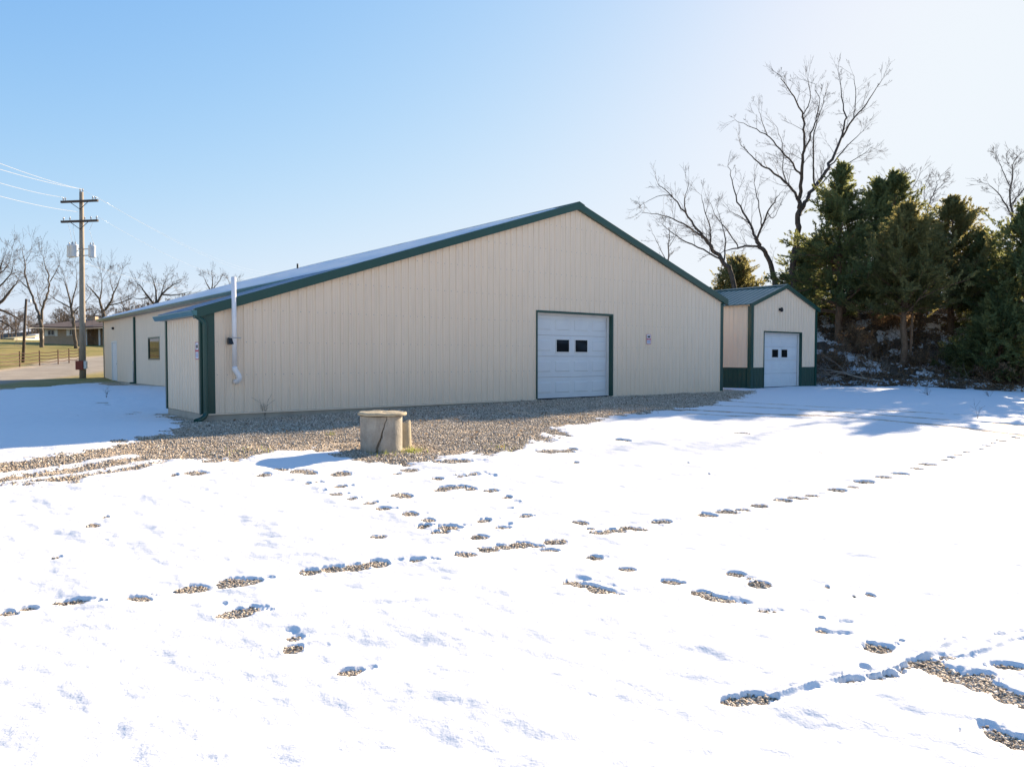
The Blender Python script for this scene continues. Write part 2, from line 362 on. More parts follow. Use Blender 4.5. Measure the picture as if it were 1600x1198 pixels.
for px, py, wd, ht, dp in list(PR):          # scuffs that trail off from each print
    if dp < .75 or wd < 20: continue
    for k in range(_r.choice((0, 1, 1, 2))):
        PR.append((px+wd*_r.uniform(.5, .95), py-ht*_r.uniform(-.15, .75), wd*_r.uniform(.3, .6), max(ht*_r.uniform(.14, .24), 1.4), _r.uniform(.25, .5)))
for px, py, wd, ht, dp in PR:
    if px > 1100 and py > 985: ht *= .74
    p = G(px, py); dist = p[1]; hh = CH-p[2]; rx = wd/2*dist/F; ry = min(ht/2*dist*dist/(F*hh), rx*1.25)*1.1
    ry = max(ry, rx*(.42 if dp >= .75 else .16)); prints.append((p[0], p[1], rx*.94, ry*.98, dp))
grooves = [([G(a, b)[:2] for a, b in L], wpx, dp) for L, wpx, dp in GR]
ridge = [G(a, b)[:2] for a, b in [(1190,1097),(1215,1090),(1255,1078),(1300,1068),(1330,1062),(1365,1060),(1398,1055),(1420,1040),(1450,1024),(1480,1012),(1498,1003)]]
ridge2 = [G(a, b)[:2] for a, b in [(1440,1036),(1500,1030),(1545,1018),(1570,1006),(1610,997),(1650,990)]]
def linesd(x, y, L):
    d = np.full(x.shape, 1e9)
    for a, b in zip(L[:-1], L[1:]):
        e = b-a; t = np.clip(((x-a[0])*e[0]+(y-a[1])*e[1])/(e@e+1e-9), 0, 1); d = np.minimum(d, np.hypot(x-a[0]-t*e[0], y-a[1]-t*e[1]))
    return d
def snowT(x, y, fine=True):
    """thickness of the snow over the ground; below 0 the ground is bare"""
    x = np.asarray(x, float); y = np.asarray(y, float); r = np.hypot(x, y)
    nb = fbm(x*1.1, y*1.1, 4, 21); nf = fbm(x*6, y*6, 3, 31)
    T = .021 + .005*nb + .002*nf
    # soft wind ripples lying across the view
    rip = fbm(x*2.2+.3*y, y*5.0-.9*x, 3, 41)
    T = T + .0022*rip + .0085*fbm(x*3.1+.7*y, y*3.1, 3, 43)*np.clip(8/r, .25, 1)
    ud = x*sd[0]+y*sd[1]; vd = -x*sd[1]+y*sd[0]      # wind crust: small ripples
    T = T + (.007*fbm(ud*6.5, vd*3.2, 3, 45)+.012*fbm(ud*2.2, vd*1.1, 2, 46))*np.clip(7/r, .3, 1)
    sdf = polysd(x, y, snowfield) + (.35*nb+.12*nf)*np.clip(r/20, .2, 1.5)
    T = np.minimum(T, .036*np.clip(sdf/.35, -1, 1))
    near = (r < 75)
    g = np.full(x.shape, -9.); g[near] = polysd(x[near], y[near], gravel_poly)
    L = np.full(x.shape, -9.)
    for P in lens:
        q = np.full(x.shape, -9.); q[near] = polysd(x[near], y[near], P); L = np.maximum(L, q)
    nn = .36*fbm(x*2.3, y*2.3, 4, 51) + .20*nf + .06*fbm(x*14, y*14, 2, 52)
    g = -g + nn*1.1; L = L + nn*.28
    T = np.minimum(T, .036*np.clip(np.maximum(g, L)/.30, -1, 1))
    # bank: patchy snow between litter
    bd = bankdist(x, y); pt = fbm(x*1.3+3, y*2.2, 4, 61)+.35*fbm(x*6, y*9, 2, 62) + .05 - .08*sm(bd/6)
    onb = sm((bd+.6+.7*nb)/1.6)
    T = T*(1-onb) + onb*np.minimum(.04, .10*(pt))
    # ridges of rolled snow
    for rd, wd_ in ((ridge, .013), (ridge2, .012)):
        d = linesd(x, y, rd) + .008*nf; T = T + .013*np.exp(-(d/wd_)**2)*(1+.6*fbm(x*9, y*9, 2, 77)) - .010*np.exp(-((d-.04)/.018)**2)*(fbm(x*5, y*5, 2, 78) > -.2)
    for L_, wpx, dp in grooves:
        d = linesd(x, y, L_); wd_ = wpx*.065
        k = sm(1.3-(d/wd_)*(1+.3*nf)); cut = dp*(.75+.5*vnoise(x*.8, y*.8, 88)); T = T - k*(.075*cut)
    for cx, cy, rx, ry, dp in prints:
        R_ = max(rx, ry)*2.2; mk = (np.abs(x-cx) < R_) & (np.abs(y-cy) < R_)
        if not mk.any(): continue
        xx = x[mk]; yy = y[mk]; nz = .42*fbm(xx*8+cx, yy*8+cy, 3, 91)
        # each print is turned a little towards the walker's heading
        ang = .35*sin(cx*7.1+cy*3.3); ca, sa = cos(ang), sin(ang); ex = ((xx-cx)*ca+(yy-cy)*sa)/rx; ey = (-(xx-cx)*sa+(yy-cy)*ca)/ry
        q = np.sqrt(ex*ex+ey*ey)+nz+.16*fbm(xx*28, yy*28, 2, 93)
        k = sm((1.26-q)/.50); rim = np.exp(-((q-1.3)/.2)**2)*.0018
        T[mk] = T[mk]*(1-k) + k*np.minimum(T[mk], (.020*(1-dp) - .012*(dp > .85) + .006*fbm(xx*14, yy*14, 2, 99))) + rim*(1-k)
    return T

# polar grid round the camera's foot: fine inside the view, coarse elsewhere
def azgrid(fine, coarse):
    a = np.linspace(-R(40), R(40), fine); b = np.linspace(R(40), 2*pi-R(40), coarse)[1:-1]; return np.concatenate([a, b])
def polar(az, rr):
    A, Q = np.meshgrid(az, rr); return Q*np.sin(A), Q*np.cos(A)
def gridfaces(nr, na, close=True):
    i, j = np.meshgrid(np.arange(nr-1), np.arange(na if close else na-1), indexing='ij'); j2 = (j+1) % na
    return np.stack([i*na+j, i*na+j2, (i+1)*na+j2, (i+1)*na+j], -1).reshape(-1, 4)
az = azgrid(420, 60); rr = np.concatenate([[.05], np.geomspace(.8, 3000, 420)])
X, Y = polar(az, rr); Z = zg(X, Y)
ground = mesh_np('ground', np.stack([X.ravel(), Y.ravel(), Z.ravel()], 1), gridfaces(len(rr), len(az))[:, ::-1], None, smooth=True)
s_, v_ = sdw(X, Y); r_ = np.hypot(X, Y)
bd_ = bankdist(X, Y)
attr(ground, 'litter', sm((bd_+.6+.5*fbm(X, Y, 3, 4))/1.2))
roadL = [G(a, b)[:2] for a, b in [(260,556),(163,563),(140,570),(105,577),(60,584),(0,590),(-120,600),(-400,620)]]
rd_ = linesd(X, Y, roadL)
grass_ = sm((r_-47+3*fbm(X*.15, Y*.15, 3, 14))/4)*sm((rd_-3.2)/1.2)
for gx, gy, gr_ in ((8, 597, 3.2), (-40, 600, 5), (112, 585, 3.4), (146, 582, 4.0), (70, 592, 1.8)):
    q_ = G(gx, gy); grass_ = np.maximum(grass_, .85*sm((gr_*(1+.5*fbm(X*.7, Y*.7, 3, 19))-np.hypot((X-q_[0])*.7, (Y-q_[1])*.6))/.8))
attr(ground, 'grass', grass_); attr(ground, 'fardirt', sm((r_-24)/6)*sm((-s_-1)/2)); attr(ground, 'road', sm((3.4-rd_+.6*fbm(X*.4, Y*.4, 3, 15))/1.0)*sm((r_-40)/5))
m = M['ground'] = mat('ground_gravel_and_turf', (.3,.27,.22), .95, 0, .2)
v = coord(m); vor = nd(m, 'ShaderNodeTexVoronoi'); vor.inputs['Scale'].default_value = 42; lk(m, v, vor.inputs['Vector'])
sepc = nd(m, 'ShaderNodeSeparateColor'); lk(m, vor.outputs['Color'], sepc.inputs[0])
stonec = ramp(m, sepc.outputs[0], [(0, (.22,.17,.12)), (.4, (.44,.35,.25)), (.75, (.58,.47,.35)), (1, (.72,.60,.46))])
dirt = ramp(m, noise(m, v, .5, 6), [(.35, (.50,.37,.25)), (.7, (.62,.47,.33))])
pat = ramp(m, noise(m, v, .9, 6, .65), [(.42, (0,0,0)), (.62, (1,1,1))])
gcol = mixc(m, .45, stonec, dirt); gcol = mixc(m, pat, stonec, gcol)
def att(m, n): a = nd(m, 'ShaderNodeAttribute'); a.attribute_name = n; return a.outputs['Fac']
gc = ramp(m, noise(m, v, .35, 8, .7), [(.3, (.15,.15,.035)), (.5, (.27,.225,.07)), (.68, (.42,.30,.13))])
rc = ramp(m, noise(m, v, .6, 6), [(.3, (.29,.25,.20)), (.7, (.38,.33,.27))])
lc = ramp(m, noise(m, v, 7, 8, .75), [(.3, (.055,.044,.034)), (.55, (.12,.092,.068)), (.75, (.22,.175,.13))])
farfade = ramp(m, att(m, 'road'), [(0, (0,0,0)), (1, (1,1,1))])
fd_ = ramp(m, noise(m, v, .7, 7, .7), [(.3, (.27,.20,.13)), (.5, (.38,.29,.205)), (.7, (.48,.385,.28))]); gcol = mixc(m, att(m, 'fardirt'), gcol, fd_); c1 = mixc(m, att(m, 'grass'), gcol, gc); c1 = mixc(m, farfade, c1, rc); c1 = mixc(m, att(m, 'litter'), c1, lc); lk(m, c1, bsdf(m).inputs['Base Color'])
bump(m, vor.outputs['Distance'], .02, .9)
ground.data.materials.append(m); tag(ground, kind='structure')

az = azgrid(1300, 70); rr = np.concatenate([[.3], np.geomspace(.9, 62, 1050)])
print('T pre-snow', time.time()-T0)
X, Y = polar(az, rr); T = snowT(X, Y); Z = zg(X, Y) + T
Fq = gridfaces(len(rr), len(az)); keep = (T.ravel()[Fq].max(1) > -.004); Fq = Fq[keep][:, ::-1]
used = np.zeros(X.size, bool); used[Fq.ravel()] = True; idx = np.cumsum(used)-1
P = np.stack([X.ravel(), Y.ravel(), np.maximum(Z.ravel(), (Z-T).ravel()-.03)], 1)[used]
snow = mesh_np('snow', P, idx[Fq], M['snow'], smooth=True); tag(snow, kind='structure')

# ------------------------------------------------------------------ gravel (stuff)
ICO_V = np.array([(0,1,1.618),(0,-1,1.618),(0,1,-1.618),(0,-1,-1.618),(1,1.618,0),(-1,1.618,0),(1,-1.618,0),(-1,-1.618,0),(1.618,0,1),(-1.618,0,1),(1.618,0,-1),(-1.618,0,-1)])/1.902
ICO_F = np.array([(0,1,8),(0,8,4),(0,4,5),(0,5,9),(0,9,1),(1,9,7),(1,7,6),(1,6,8),(8,6,10),(8,10,4),(4,10,2),(4,2,5),(5,2,11),(5,11,9),(9,11,7),(7,11,3),(7,3,6),(6,3,10),(10,3,2),(2,3,11)])
OCT_V = np.array([(1,0,0),(0,1,0),(-1,0,0),(0,-1,0),(0,0,1),(0,0,-1)], float); OCT_F = np.array([(0,1,4),(1,2,4),(2,3,4),(3,0,4),(1,0,5),(2,1,5),(3,2,5),(0,3,5)])
def stones(x, y, size, tv, tf):
    n = len(x); k = len(tv); q = tv[None]*(1+.28*rs.randn(n, k, 1)).clip(.45, 1.6)*np.array([1, .8, .62])[None, None, :]*(1+.2*rs.randn(n, 1, 3))
    a = rs.rand(n)*2*pi; c, s = np.cos(a)[:, None], np.sin(a)[:, None]
    qx = q[..., 0]*c-q[..., 1]*s; qy = q[..., 0]*s+q[..., 1]*c; tx = rs.randn(n, 1)*.35; ty = rs.randn(n, 1)*.35; qz = q[..., 2]+tx*qx+ty*qy
    z = zg(x, y)+size*.35
    P = np.stack([qx*size[:, None]+x[:, None], qy*size[:, None]+y[:, None], qz*size[:, None]+z[:, None]], -1).reshape(-1, 3)
    Fc = (tf[None]+(np.arange(n)*k)[:, None, None]).reshape(-1, 3); tone = np.repeat(np.clip(.52+.26*rs.randn(n), 0, 1), k); return P, Fc, tone
cx_, cy_ = [], []
gp = np.array(gravel_poly); n = 1200000
x = rs.uniform(gp[:, 0].min(), gp[:, 0].max(), n); y = rs.uniform(gp[:, 1].min(), gp[:, 1].max(), n)
s0_, v0_ = sdw(x, y); ok = (polysd(x, y, gravel_poly) > -.4) & ~((s0_ > -.5) & (v0_ > .0)) & (np.abs(x/y) < .85); x = x[ok]; y = y[ok]
ok = (snowT(x, y) < .012) & (rs.rand(len(x)) < sm((fbm(x*.9, y*1.6, 4, 57)+.55)/.7)*.85+.15); x = x[ok][:350000]; y = y[ok][:350000]
sz = np.abs(.0118+.0055*rs.randn(len(x))).clip(.006, .045)
A1 = stones(x, y, sz, OCT_V, OCT_F)
xs, ys = [], []
for cx, cy, rx, ry, dp in prints:
    if dp < .75: continue
    dist = math.hypot(cx, cy); dens = 11000 if dist < 7 else 6000
    n = int(min(dens*4*rx*ry*1.6, 8000)); xs.append(rs.uniform(cx-rx*1.2, cx+rx*1.2, n)); ys.append(rs.uniform(cy-ry*1.2, cy+ry*1.2, n))
x = np.concatenate(xs); y = np.concatenate(ys); ok = snowT(x, y) < .006; x = x[ok]; y = y[ok]
A2 = stones(x, y, np.abs(.0068+.0034*rs.randn(len(x))).clip(.004, .024)*np.where(np.hypot(x, y) > 7, 1.3, 1), ICO_V, ICO_F)
go = mesh_np('gravel', np.concatenate([A1[0], A2[0]]), np.concatenate([A1[1], A2[1]+len(A1[0])]), M['stone']); attr(go, 'tone', np.concatenate([A1[2], A2[2]]))
tag(go, 'loose grey and tan gravel along the barn wall and in the melted footprints', 'gravel', kind='stuff')

# ------------------------------------------------------------------ buildings
def rib(t, per=.2286):
    q = t % per
    return np.interp(q, [0, .016, .040, .056, .105, .112, .124, .131, .165, .172, .184, .191, per], [0, .028, .028, 0, 0, .007, .007, 0, 0, .007, .007, 0, 0])
RB = [0, .016, .040, .056, .105, .112, .124, .131, .165, .172, .184, .191]
def ribbed(o, dr, nr, L, zb, zt, holes=(), breaks=(), t0=0, simple=False):
    """corrugated wall: o origin xy, dr direction xy, nr outward xy; zb/zt functions of t; holes (ta,tb,za,zb)"""
    mb = MB(); ts = {0.0, L}
    k0 = int(t0/.2286)-1
    for k in range(k0, k0+int(L/.2286)+3):
        for b in (RB[:4] if simple else RB):
            t = k*.2286+b-t0
            if 0 < t < L: ts.add(round(t, 5))
    for h in holes: ts.update((h[0], h[1]))
    ts.update(b for b in breaks if 0 < b < L); ts = sorted(ts)
    def pt(t, z):
        h = float(rib(np.array(t+t0))); return (o[0]+dr[0]*t+nr[0]*h, o[1]+dr[1]*t+nr[1]*h, z)
    for a, b in zip(ts[:-1], ts[1:]):
        if b-a < 1e-5: continue
        mid = (a+b)/2; spans = [(None, None)]
        for h in holes:
            if h[0]-1e-6 <= mid <= h[1]+1e-6: spans = ([(None, h[2])] if h[2] > zb(mid)+.01 else []) + [(h[3], None)]
        for lo, hi in spans:
            l = (zb(a), zb(b)) if lo is None else (lo, lo); h_ = (zt(a), zt(b)) if hi is None else (hi, hi)
            mb.add([pt(a, l[0]), pt(b, l[1]), pt(b, h_[1]), pt(a, h_[0])], [(0, 1, 2, 3)])
    return mb
def sectional_door(parent, x0, x1, z0, z1, y, win_h, name='overhead_door'):
    """4 x 4 panelled sectional door standing at y, facing -y; two panes in the second section"""
    mb = MB(); W = x1-x0; Hh = (z1-z0)/4; cw = W/4; wins = []
    for r in range(4):
        zb = z0+r*Hh; zt = zb+Hh-.008
        mb.box(x0, x1, y, y+.045, zb, zt)
        for c in range(4):
            a = x0+c*cw+cw*.11; b = x0+(c+1)*cw-cw*.11; p = zb+Hh*.24; q = zb+Hh*.78
            if r == 2 and c in (1, 2): wins.append((a, b)); continue
            # embossed panel: a shallow groove frame with a raised field
            g = .013; e = .022
            mb.prism([(a, p), (b, p), (b, q), (a, q)], 'y', y-.004, y-.001)
            mb.add([(a+g,y-.004,p+g),(b-g,y-.004,p+g),(b-g,y-.004,q-g),(a+g,y-.004,q-g),(a+g+e,y-.016,p+g+e),(b-g-e,y-.016,p+g+e),(b-g-e,y-.016,q-g-e),(a+g+e,y-.016,q-g-e)],
                   [(0,1,5,4),(1,2,6,5),(2,3,7,6),(3,0,4,7),(4,5,6,7)])
    d = mb.build(name, M['white'], parent)
    zc = z0+2.50*Hh
    for a, b in wins:
        cxm = (a+b)/2; hh = win_h*.5; hw = min(hh*1.42, (b-a)*.5-.02)
        fr = MB(); t = .03
        fr.box(cxm-hw-t, cxm+hw+t, y-.022, y-.002, zc+hh, zc+hh+t).box(cxm-hw-t, cxm+hw+t, y-.022, y-.002, zc-hh-t, zc-hh)
        fr.box(cxm-hw-t, cxm-hw, y-.022, y-.002, zc-hh, zc+hh).box(cxm+hw, cxm+hw+t, y-.022, y-.002, zc-hh, zc+hh)
        f = fr.build('window_frame', M['whitetrim'], d)
        MB().box(cxm-hw+.001, cxm+hw-.001, y-.012, y-.003, zc-hh+.001, zc+hh-.001).build('window_pane', M['glass'], d)
    return d

print('T ground', time.time()-T0)
# ---- main building
B = empty('storage_building', (C0[0], C0[1], 0), ROTZ, 'long cream metal storage building with dark green trim and a wide gable front', 'metal building')
s_corner = S_of(314.5); s_right = S_of(1127.5, 0); s_ap, z_ap = SZ(900.5, 318.5)
_, zr = SZ(1127.5, 466); _, zl = SZ(335, 475)
SL = (z_ap-zr)/(s_right-s_ap); S_WING = s_ap-(s_right-s_ap)+.15; LEN = VZ(163.4, 596.2, S_WING)[0]; BOXV = VZ(262, 636, s_corner)[0]
SLL = (z_ap-zl)/(s_ap-0)
print('BUILD s_corner %.2f right %.2f apex %.2f,%.2f zr %.2f zl %.2f slope %.3f/%.3f wing %.2f len %.2f box %.2f' % (s_corner, s_right, s_ap, z_ap, zr, zl, SL, SLL, S_WING, LEN, BOXV))
def rz(s): return z_ap - (SL*(s-s_ap) if s > s_ap else SLL*(s_ap-s))       # top of roof
dl = S_of(838.5); dr_ = S_of(955.5); dz = SZ(838, 487)[1]
wall = ribbed((s_corner, 0), (1, 0), (0, -1), s_right-s_corner, lambda t: 0, lambda t: rz(s_corner+t)-.10, holes=[(dl-s_corner, dr_-s_corner, 0, dz)], breaks=[s_ap-s_corner], t0=s_corner)
wall.build('front_wall', M['cream'], B)
ribbed((s_corner, BOXV), (0, -1), (-1, 0), BOXV, lambda t: 0, lambda t: rz(s_corner)-.06).build('annex_side_wall', M['cream'], B)
ribbed((S_WING, BOXV), (-1, 0), (0, 1), S_WING-s_corner, lambda t: 0, lambda t: rz(S_WING-t)-.06, simple=True).build('annex_rear_wall', M['cream'], B)
wdoor = (VZ(175.5, 560, S_WING)[0], VZ(183.2, 560, S_WING)[0]); wd_z = VZ(176, 534, S_WING)[1]
wv = (VZ(232.5, 545, S_WING)[0], VZ(250, 545, S_WING)[0]); wz0 = VZ(240, 561, S_WING)[1]; wz1 = VZ(240, 527.5, S_WING)[1]
print('walk door', wdoor, wd_z, 'win', wv, wz0, wz1)
toT = lambda v: LEN-v
ribbed((S_WING, LEN), (0, -1), (-1, 0), LEN-BOXV, lambda t: 0, lambda t: rz(S_WING)-.08,
       holes=[(toT(wdoor[0]), toT(wdoor[1]), 0, wd_z), (toT(wv[0]), toT(wv[1]), wz0, wz1)]).build('wing_side_wall', M['cream'], B)
ribbed((s_right, 0), (0, 1), (1, 0), LEN, lambda t: 0, lambda t: rz(s_right)-.06, simple=True).build('far_side_wall', M['cream'], B)
ribbed((s_right, LEN), (-1, 0), (0, 1), s_right-S_WING, lambda t: 0, lambda t: rz(s_right-t)-.08, breaks=[s_right-s_ap], simple=True).build('back_wall', M['cream'], B)
scr = MB(); tk = set()
for row in range(1, 9):
    z = .12+row*.78
    for k in range(int((s_right-s_corner)/.2286)+1):
        t = k*.2286+.078-(s_corner % .2286)
        q = s_corner+t
        if not (s_corner+.3 < q < s_right-.15) or z > rz(q)-.35 or (dl-.06 < q < dr_+.06 and z < dz+.08): continue
        scr.box(q-.008, q+.008, -.009, -.001, z-.008, z+.008)
o = scr.build('screws', M['pipegrey'], B); o['kind'] = 'stuff'
# base trim under the siding + foundation
MB().box(s_corner-.012, dl, -.037, -.001, -.035, -.004).box(dr_, s_right, -.037, -.001, -.035, -.004).build('base_trim', M['cream'], B)
MB().box(s_corner+.01, dl+.02, .004, .3, -.6, -.012).box(dr_-.02, s_right-.02, .004, .3, -.6, -.012).box(s_corner+.01, s_corner+.3, .3, BOXV, -.6, -.012).box(s_corner+.3, S_WING+.02, BOXV-.3, BOXV-.01, -.6, -.012)\
    .box(S_WING+.012, S_WING+.3, BOXV, LEN-.02, -.6, -.012).box(s_right-.3, s_right-.02, .3, LEN-.02, -.6, -.012).box(S_WING+.3, s_right-.3, LEN-.3, LEN-.02, -.6, -.012).box(dl+.02, dr_-.02, .2, .5, -.6, -.03).build('foundation', M['paint_found'], B)
# roof: ribbed sheet, each slope
def roofsheet(sa, za, sb, zb_, v0, v1, up=0.0, th=.03, per=.2286):
    """sheet from (sa,za) to (sb,zb_) with standing ribs running up the slope, spread along v"""
    mb = MB(); vs = [v0]; k = 0
    while v0+k*per < v1:
        for b in (0, .016, .040, .056):
            q = v0+k*per+b+.02
            if q < v1: vs.append(q)
        k += 1
    vs.append(v1)
    h = [float(np.interp((q-v0-.02) % per, [0, .016, .04, .056, per], [0, .02, .02, 0, 0])) if q > v0+.01 else 0 for q in vs]
    top = [[(sa, q, za+up+hh) for q, hh in zip(vs, h)], [(sb, q, zb_+up+hh) for q, hh in zip(vs, h)]]
    n = len(vs); mb.add(top[0]+top[1], [(i, i+1, n+i+1, n+i) for i in range(n-1)])
    mb.add([(sa, v0, za+up-th), (sa, v1, za+up-th), (sb, v1, zb_+up-th), (sb, v0, zb_+up-th)], [(0, 1, 2, 3)])
    mb.add([(sa, v0, za+up-th), (sb, v0, zb_+up-th), (sb, v0, zb_+up), (sa, v0, za+up)], [(0, 1, 2, 3)])
    mb.add([(sa, v1, za+up-th), (sb, v1, zb_+up-th), (sb, v1, zb_+up), (sa, v1, za+up)], [(0, 1, 2, 3)])
    mb.add([(sa, v0, za+up-th), (sa, v1, za+up-th), (sa, v1, za+up), (sa, v0, za+up)], [(0, 1, 2, 3)]); return mb
OH = .14; EO = .22
roofsheet(S_WING-EO-.1, rz(S_WING-EO-.1), s_ap, z_ap, -OH, LEN+OH).build('roof', M['bare_roof'], B)
roofsheet(s_right+EO, rz(s_right+EO), s_ap, z_ap, -OH, LEN+OH).build('roof', M['bare_roof'], B)
roofsheet(s_corner-.16, rz(s_corner-.16)-.005, S_WING-EO-.11, rz(S_WING-EO-.11)-.005, -OH, BOXV+.22).build('annex_roof', M['bare_roof'], B)
# snow lying on the main roof
vsn = np.linspace(.35, LEN-.1, 120); ssn = np.linspace(S_WING-.15, s_ap-.35, 60); A_, B_ = np.meshgrid(ssn, vsn)
th_ = .045+.02*fbm(A_*1.1, B_*1.1, 4, 33) ; e_ = np.minimum.reduce([A_-ssn[0], ssn[-1]-A_, B_-vsn[0], vsn[-1]-B_]); th_ = np.minimum(th_, (e_+.02)*.8) - .0
zz = z_ap-SLL*(s_ap-A_)+th_+.004
o = mesh_np('roof_snow', np.stack([A_.ravel(), B_.ravel(), zz.ravel()], 1), gridfaces(120, 60, False), M['snow'], B, smooth=True)
# ridge cap, rake trims
MB().prism([(s_ap-.25, z_ap-.25*SLL+.028), (s_ap, z_ap+.035), (s_ap+.25, z_ap-.25*SL+.028), (s_ap+.25, z_ap-.25*SL+.045), (s_ap, z_ap+.055), (s_ap-.25, z_ap-.25*SLL+.045)], 'y', -OH-.015, LEN+OH).build('ridge_cap', M['green'], B)
for y0, y1 in ((-OH-.012, -.03), (LEN+.02, LEN+OH+.01)):
    t = .21; xl = s_corner-.17 if y0 < 0 else S_WING-EO
    MB().prism([(xl, rz(xl)-t), (s_ap, z_ap-t), (s_ap, z_ap+.024), (xl, rz(xl)+.024)], 'y', y0, y1).build('rake_trim', M['green'], B, bevel=.006)
    xr = s_right+.2
    MB().prism([(s_ap+.001, z_ap-t), (xr, rz(xr)-t), (xr, rz(xr)+.024), (s_ap+.001, z_ap+.024)], 'y', y0, y1).build('rake_trim', M['green'], B, bevel=.006)
# corner trims
def corner(x, y, sx, sy, z0, z1, wx=.15, wy=.10, name='corner_trim', mt='green', par=None):
    """L-shaped trim at a corner whose walls run towards +sx and +sy"""
    mb = MB(); t = .036
    xa, xb = sorted((x-sx*t, x+sx*wx)); ya, yb = sorted((y-sy*t, y-sy*.001)); mb.box(xa, xb, ya, yb, z0, z1)
    xa, xb = sorted((x-sx*t, x-sx*.001)); ya, yb = sorted((y+.0, y+sy*wy)); mb.box(xa, xb, ya, yb, z0, z1)
    return mb.build(name, M[mt], par or B)
corner(s_corner, 0, 1, 1, -.02, rz(s_corner)-.06, wx=S_of(335.5)-s_corner, wy=.05)
corner(s_corner, BOXV, 1, -1, -.02, rz(s_corner)-.1, wx=.1, wy=.07)
corner(s_right, 0, -1, 1, -.02, rz(s_right)-.2, wx=.15)
corner(S_WING, LEN, 1, -1, -.02, rz(S_WING)-.15, wx=.1, wy=.12)
corner(s_right, LEN, -1, -1, -.02, rz(s_right)-.15)
# gutters: K profile along v
def gutter(x, z, v0, v1, name='gutter', mt='gutter'):
    p = [(x, z), (x, z-.12), (x-.075, z-.12), (x-.10, z-.07), (x-.125, z-.02), (x-.125, z), (x-.115, z), (x-.115, z-.02), (x-.09, z-.065), (x-.07, z-.108), (x-.012, z-.108), (x-.012, z)]
    # profile is in x-z; prism along y wants (x, z)
    mb = MB(); n = len(p); mb.add([(a, v0, b) for a, b in p]+[(a, v1, b) for a, b in p], [(i, (i+1) % n, n+(i+1) % n, n+i) for i in range(n)])
    for vv in (v0, v1): mb.prism([(x, z-.002), (x, z-.118), (x-.073, z-.118), (x-.12, z-.02), (x-.12, z-.002)], 'y', vv-.002, vv+.002)
    return mb.build(name, M[mt], B)
gutter(s_corner-.12, rz(s_corner-.12)-.035, -OH-.02, BOXV+.4)
gutter(S_WING-EO-.06, rz(S_WING-EO)-.03, BOXV+.5, LEN+OH)
MB().box(S_WING-EO-.055, S_WING-.0, BOXV+.25, LEN+OH-.01, rz(S_WING-EO)-.17, rz(S_WING-EO)-.145).build('soffit', M['paint_found'], B)
MB().box(s_corner-.115, s_corner-.001, -.028, BOXV+.2, rz(s_corner)-.20, rz(s_corner)-.18).build('soffit', M['paint_found'], B)
# downspouts
def spout(pts, r, name='downspout', mt='green'): return MB().tube(pts, r, 8).build(name, M[mt], B, smooth=True)
ds = MB(); xg = s_corner-.17; zt = rz(s_corner)-.15; xd = s_corner+.07
ds.tube([(xg, -.03, zt+.05), (xg+.02, -.07, zt-.03), (xd-.04, -.10, zt-.16), (xd, -.10, zt-.26), (xd, -.10, zt-.5), (xd, -.10, .10), (xd, -.10, .02), (xd-.05, -.12, -.07), (xd-.17, -.22, -.12), (xd-.30, -.36, -.14)], [.05, .052, .056, .056, .056, .056, .057, .058, .06, .062], 12)
ds.build('downspout', M['green'], B, smooth=True)
vd = VZ(213, 560, S_WING)[0]
MB().box(S_WING-.13, S_WING-.03, vd-.06, vd+.07, .06, rz(S_WING)-.3).box(S_WING-.34, S_WING-.03, vd-.06, vd+.07, -.03, .06).build('downspout', M['green'], B)
MB().tube([(S_WING-.06, vd+.32, .0), (S_WING-.06, vd+.32, 1.15), (S_WING-.0, vd+.32, 1.2)], .05, 8).build('conduit', M['pipegrey'], B, smooth=True)
# door opening: green reveal + white stop
rv = .19
fr = MB(); fr.box(dr_-.012, dr_+.04, -.039, rv, 0, dz+.05).build('door_jamb', M['green'], B)
MB().box(dl-.035, dl+.012, -.039, rv, 0, dz+.05).build('door_jamb', M['green'], B)
MB().box(dl+.012, dr_-.012, -.039, rv, dz-.012, dz+.05).build('door_header', M['green'], B)
MB().box(dr_-.085, dr_-.013, rv-.07, rv-.02, 0, dz-.013).box(dl+.013, dl+.05, rv-.07, rv-.02, 0, dz-.013).box(dl+.05, dr_-.085, rv-.07, rv-.02, dz-.075, dz-.013).build('door_stop', M['whitetrim'], B)
OD = sectional_door(B, dl+.015, dr_-.015, .0, dz-.039, rv, .40)
MB().box(dl+.02, dr_-.02, rv-.015, rv+.03, -.045, -.001).build('door_seal', M['black'], OD)
# walk door and window of the wing (face -x)
wda, wdb = sorted(wdoor)
WD = MB().box(S_WING+.01, S_WING+.05, wda+.06, wdb-.06, .02, wd_z-.06).build('walk_door', M['white'], B)
MB().tube([(S_WING-.04, wda+.14, 1.0), (S_WING+.01, wda+.14, 1.0)], .03, 8).build('handle', M['pipegrey'], WD)
MB().box(S_WING-.03, S_WING+.06, wda-.02, wda+.055, .0, wd_z+.03).box(S_WING-.03, S_WING+.06, wdb-.055, wdb+.02, .0, wd_z+.03).box(S_WING-.03, S_WING+.06, wda+.055, wdb-.055, wd_z-.05, wd_z+.03).build('door_frame', M['whitetrim'], B)
wa, wb = sorted(wv)
WF = MB().box(S_WING-.035, S_WING+.05, wa-.03, wa+.05, wz0-.03, wz1+.03).box(S_WING-.035, S_WING+.05, wb-.05, wb+.03, wz0-.03, wz1+.03).box(S_WING-.035, S_WING+.05, wa+.05, wb-.05, wz1-.05, wz1+.03).box(S_WING-.035, S_WING+.05, wa+.05, wb-.05, wz0-.03, wz0+.04).build('window', M['green'], B)
MB().box(S_WING+.005, S_WING+.02, wa+.05, wb-.05, wz0+.04, wz1-.05).build('pane', M['glass'], WF)
vl, zl_ = VZ(178, 513, S_WING)
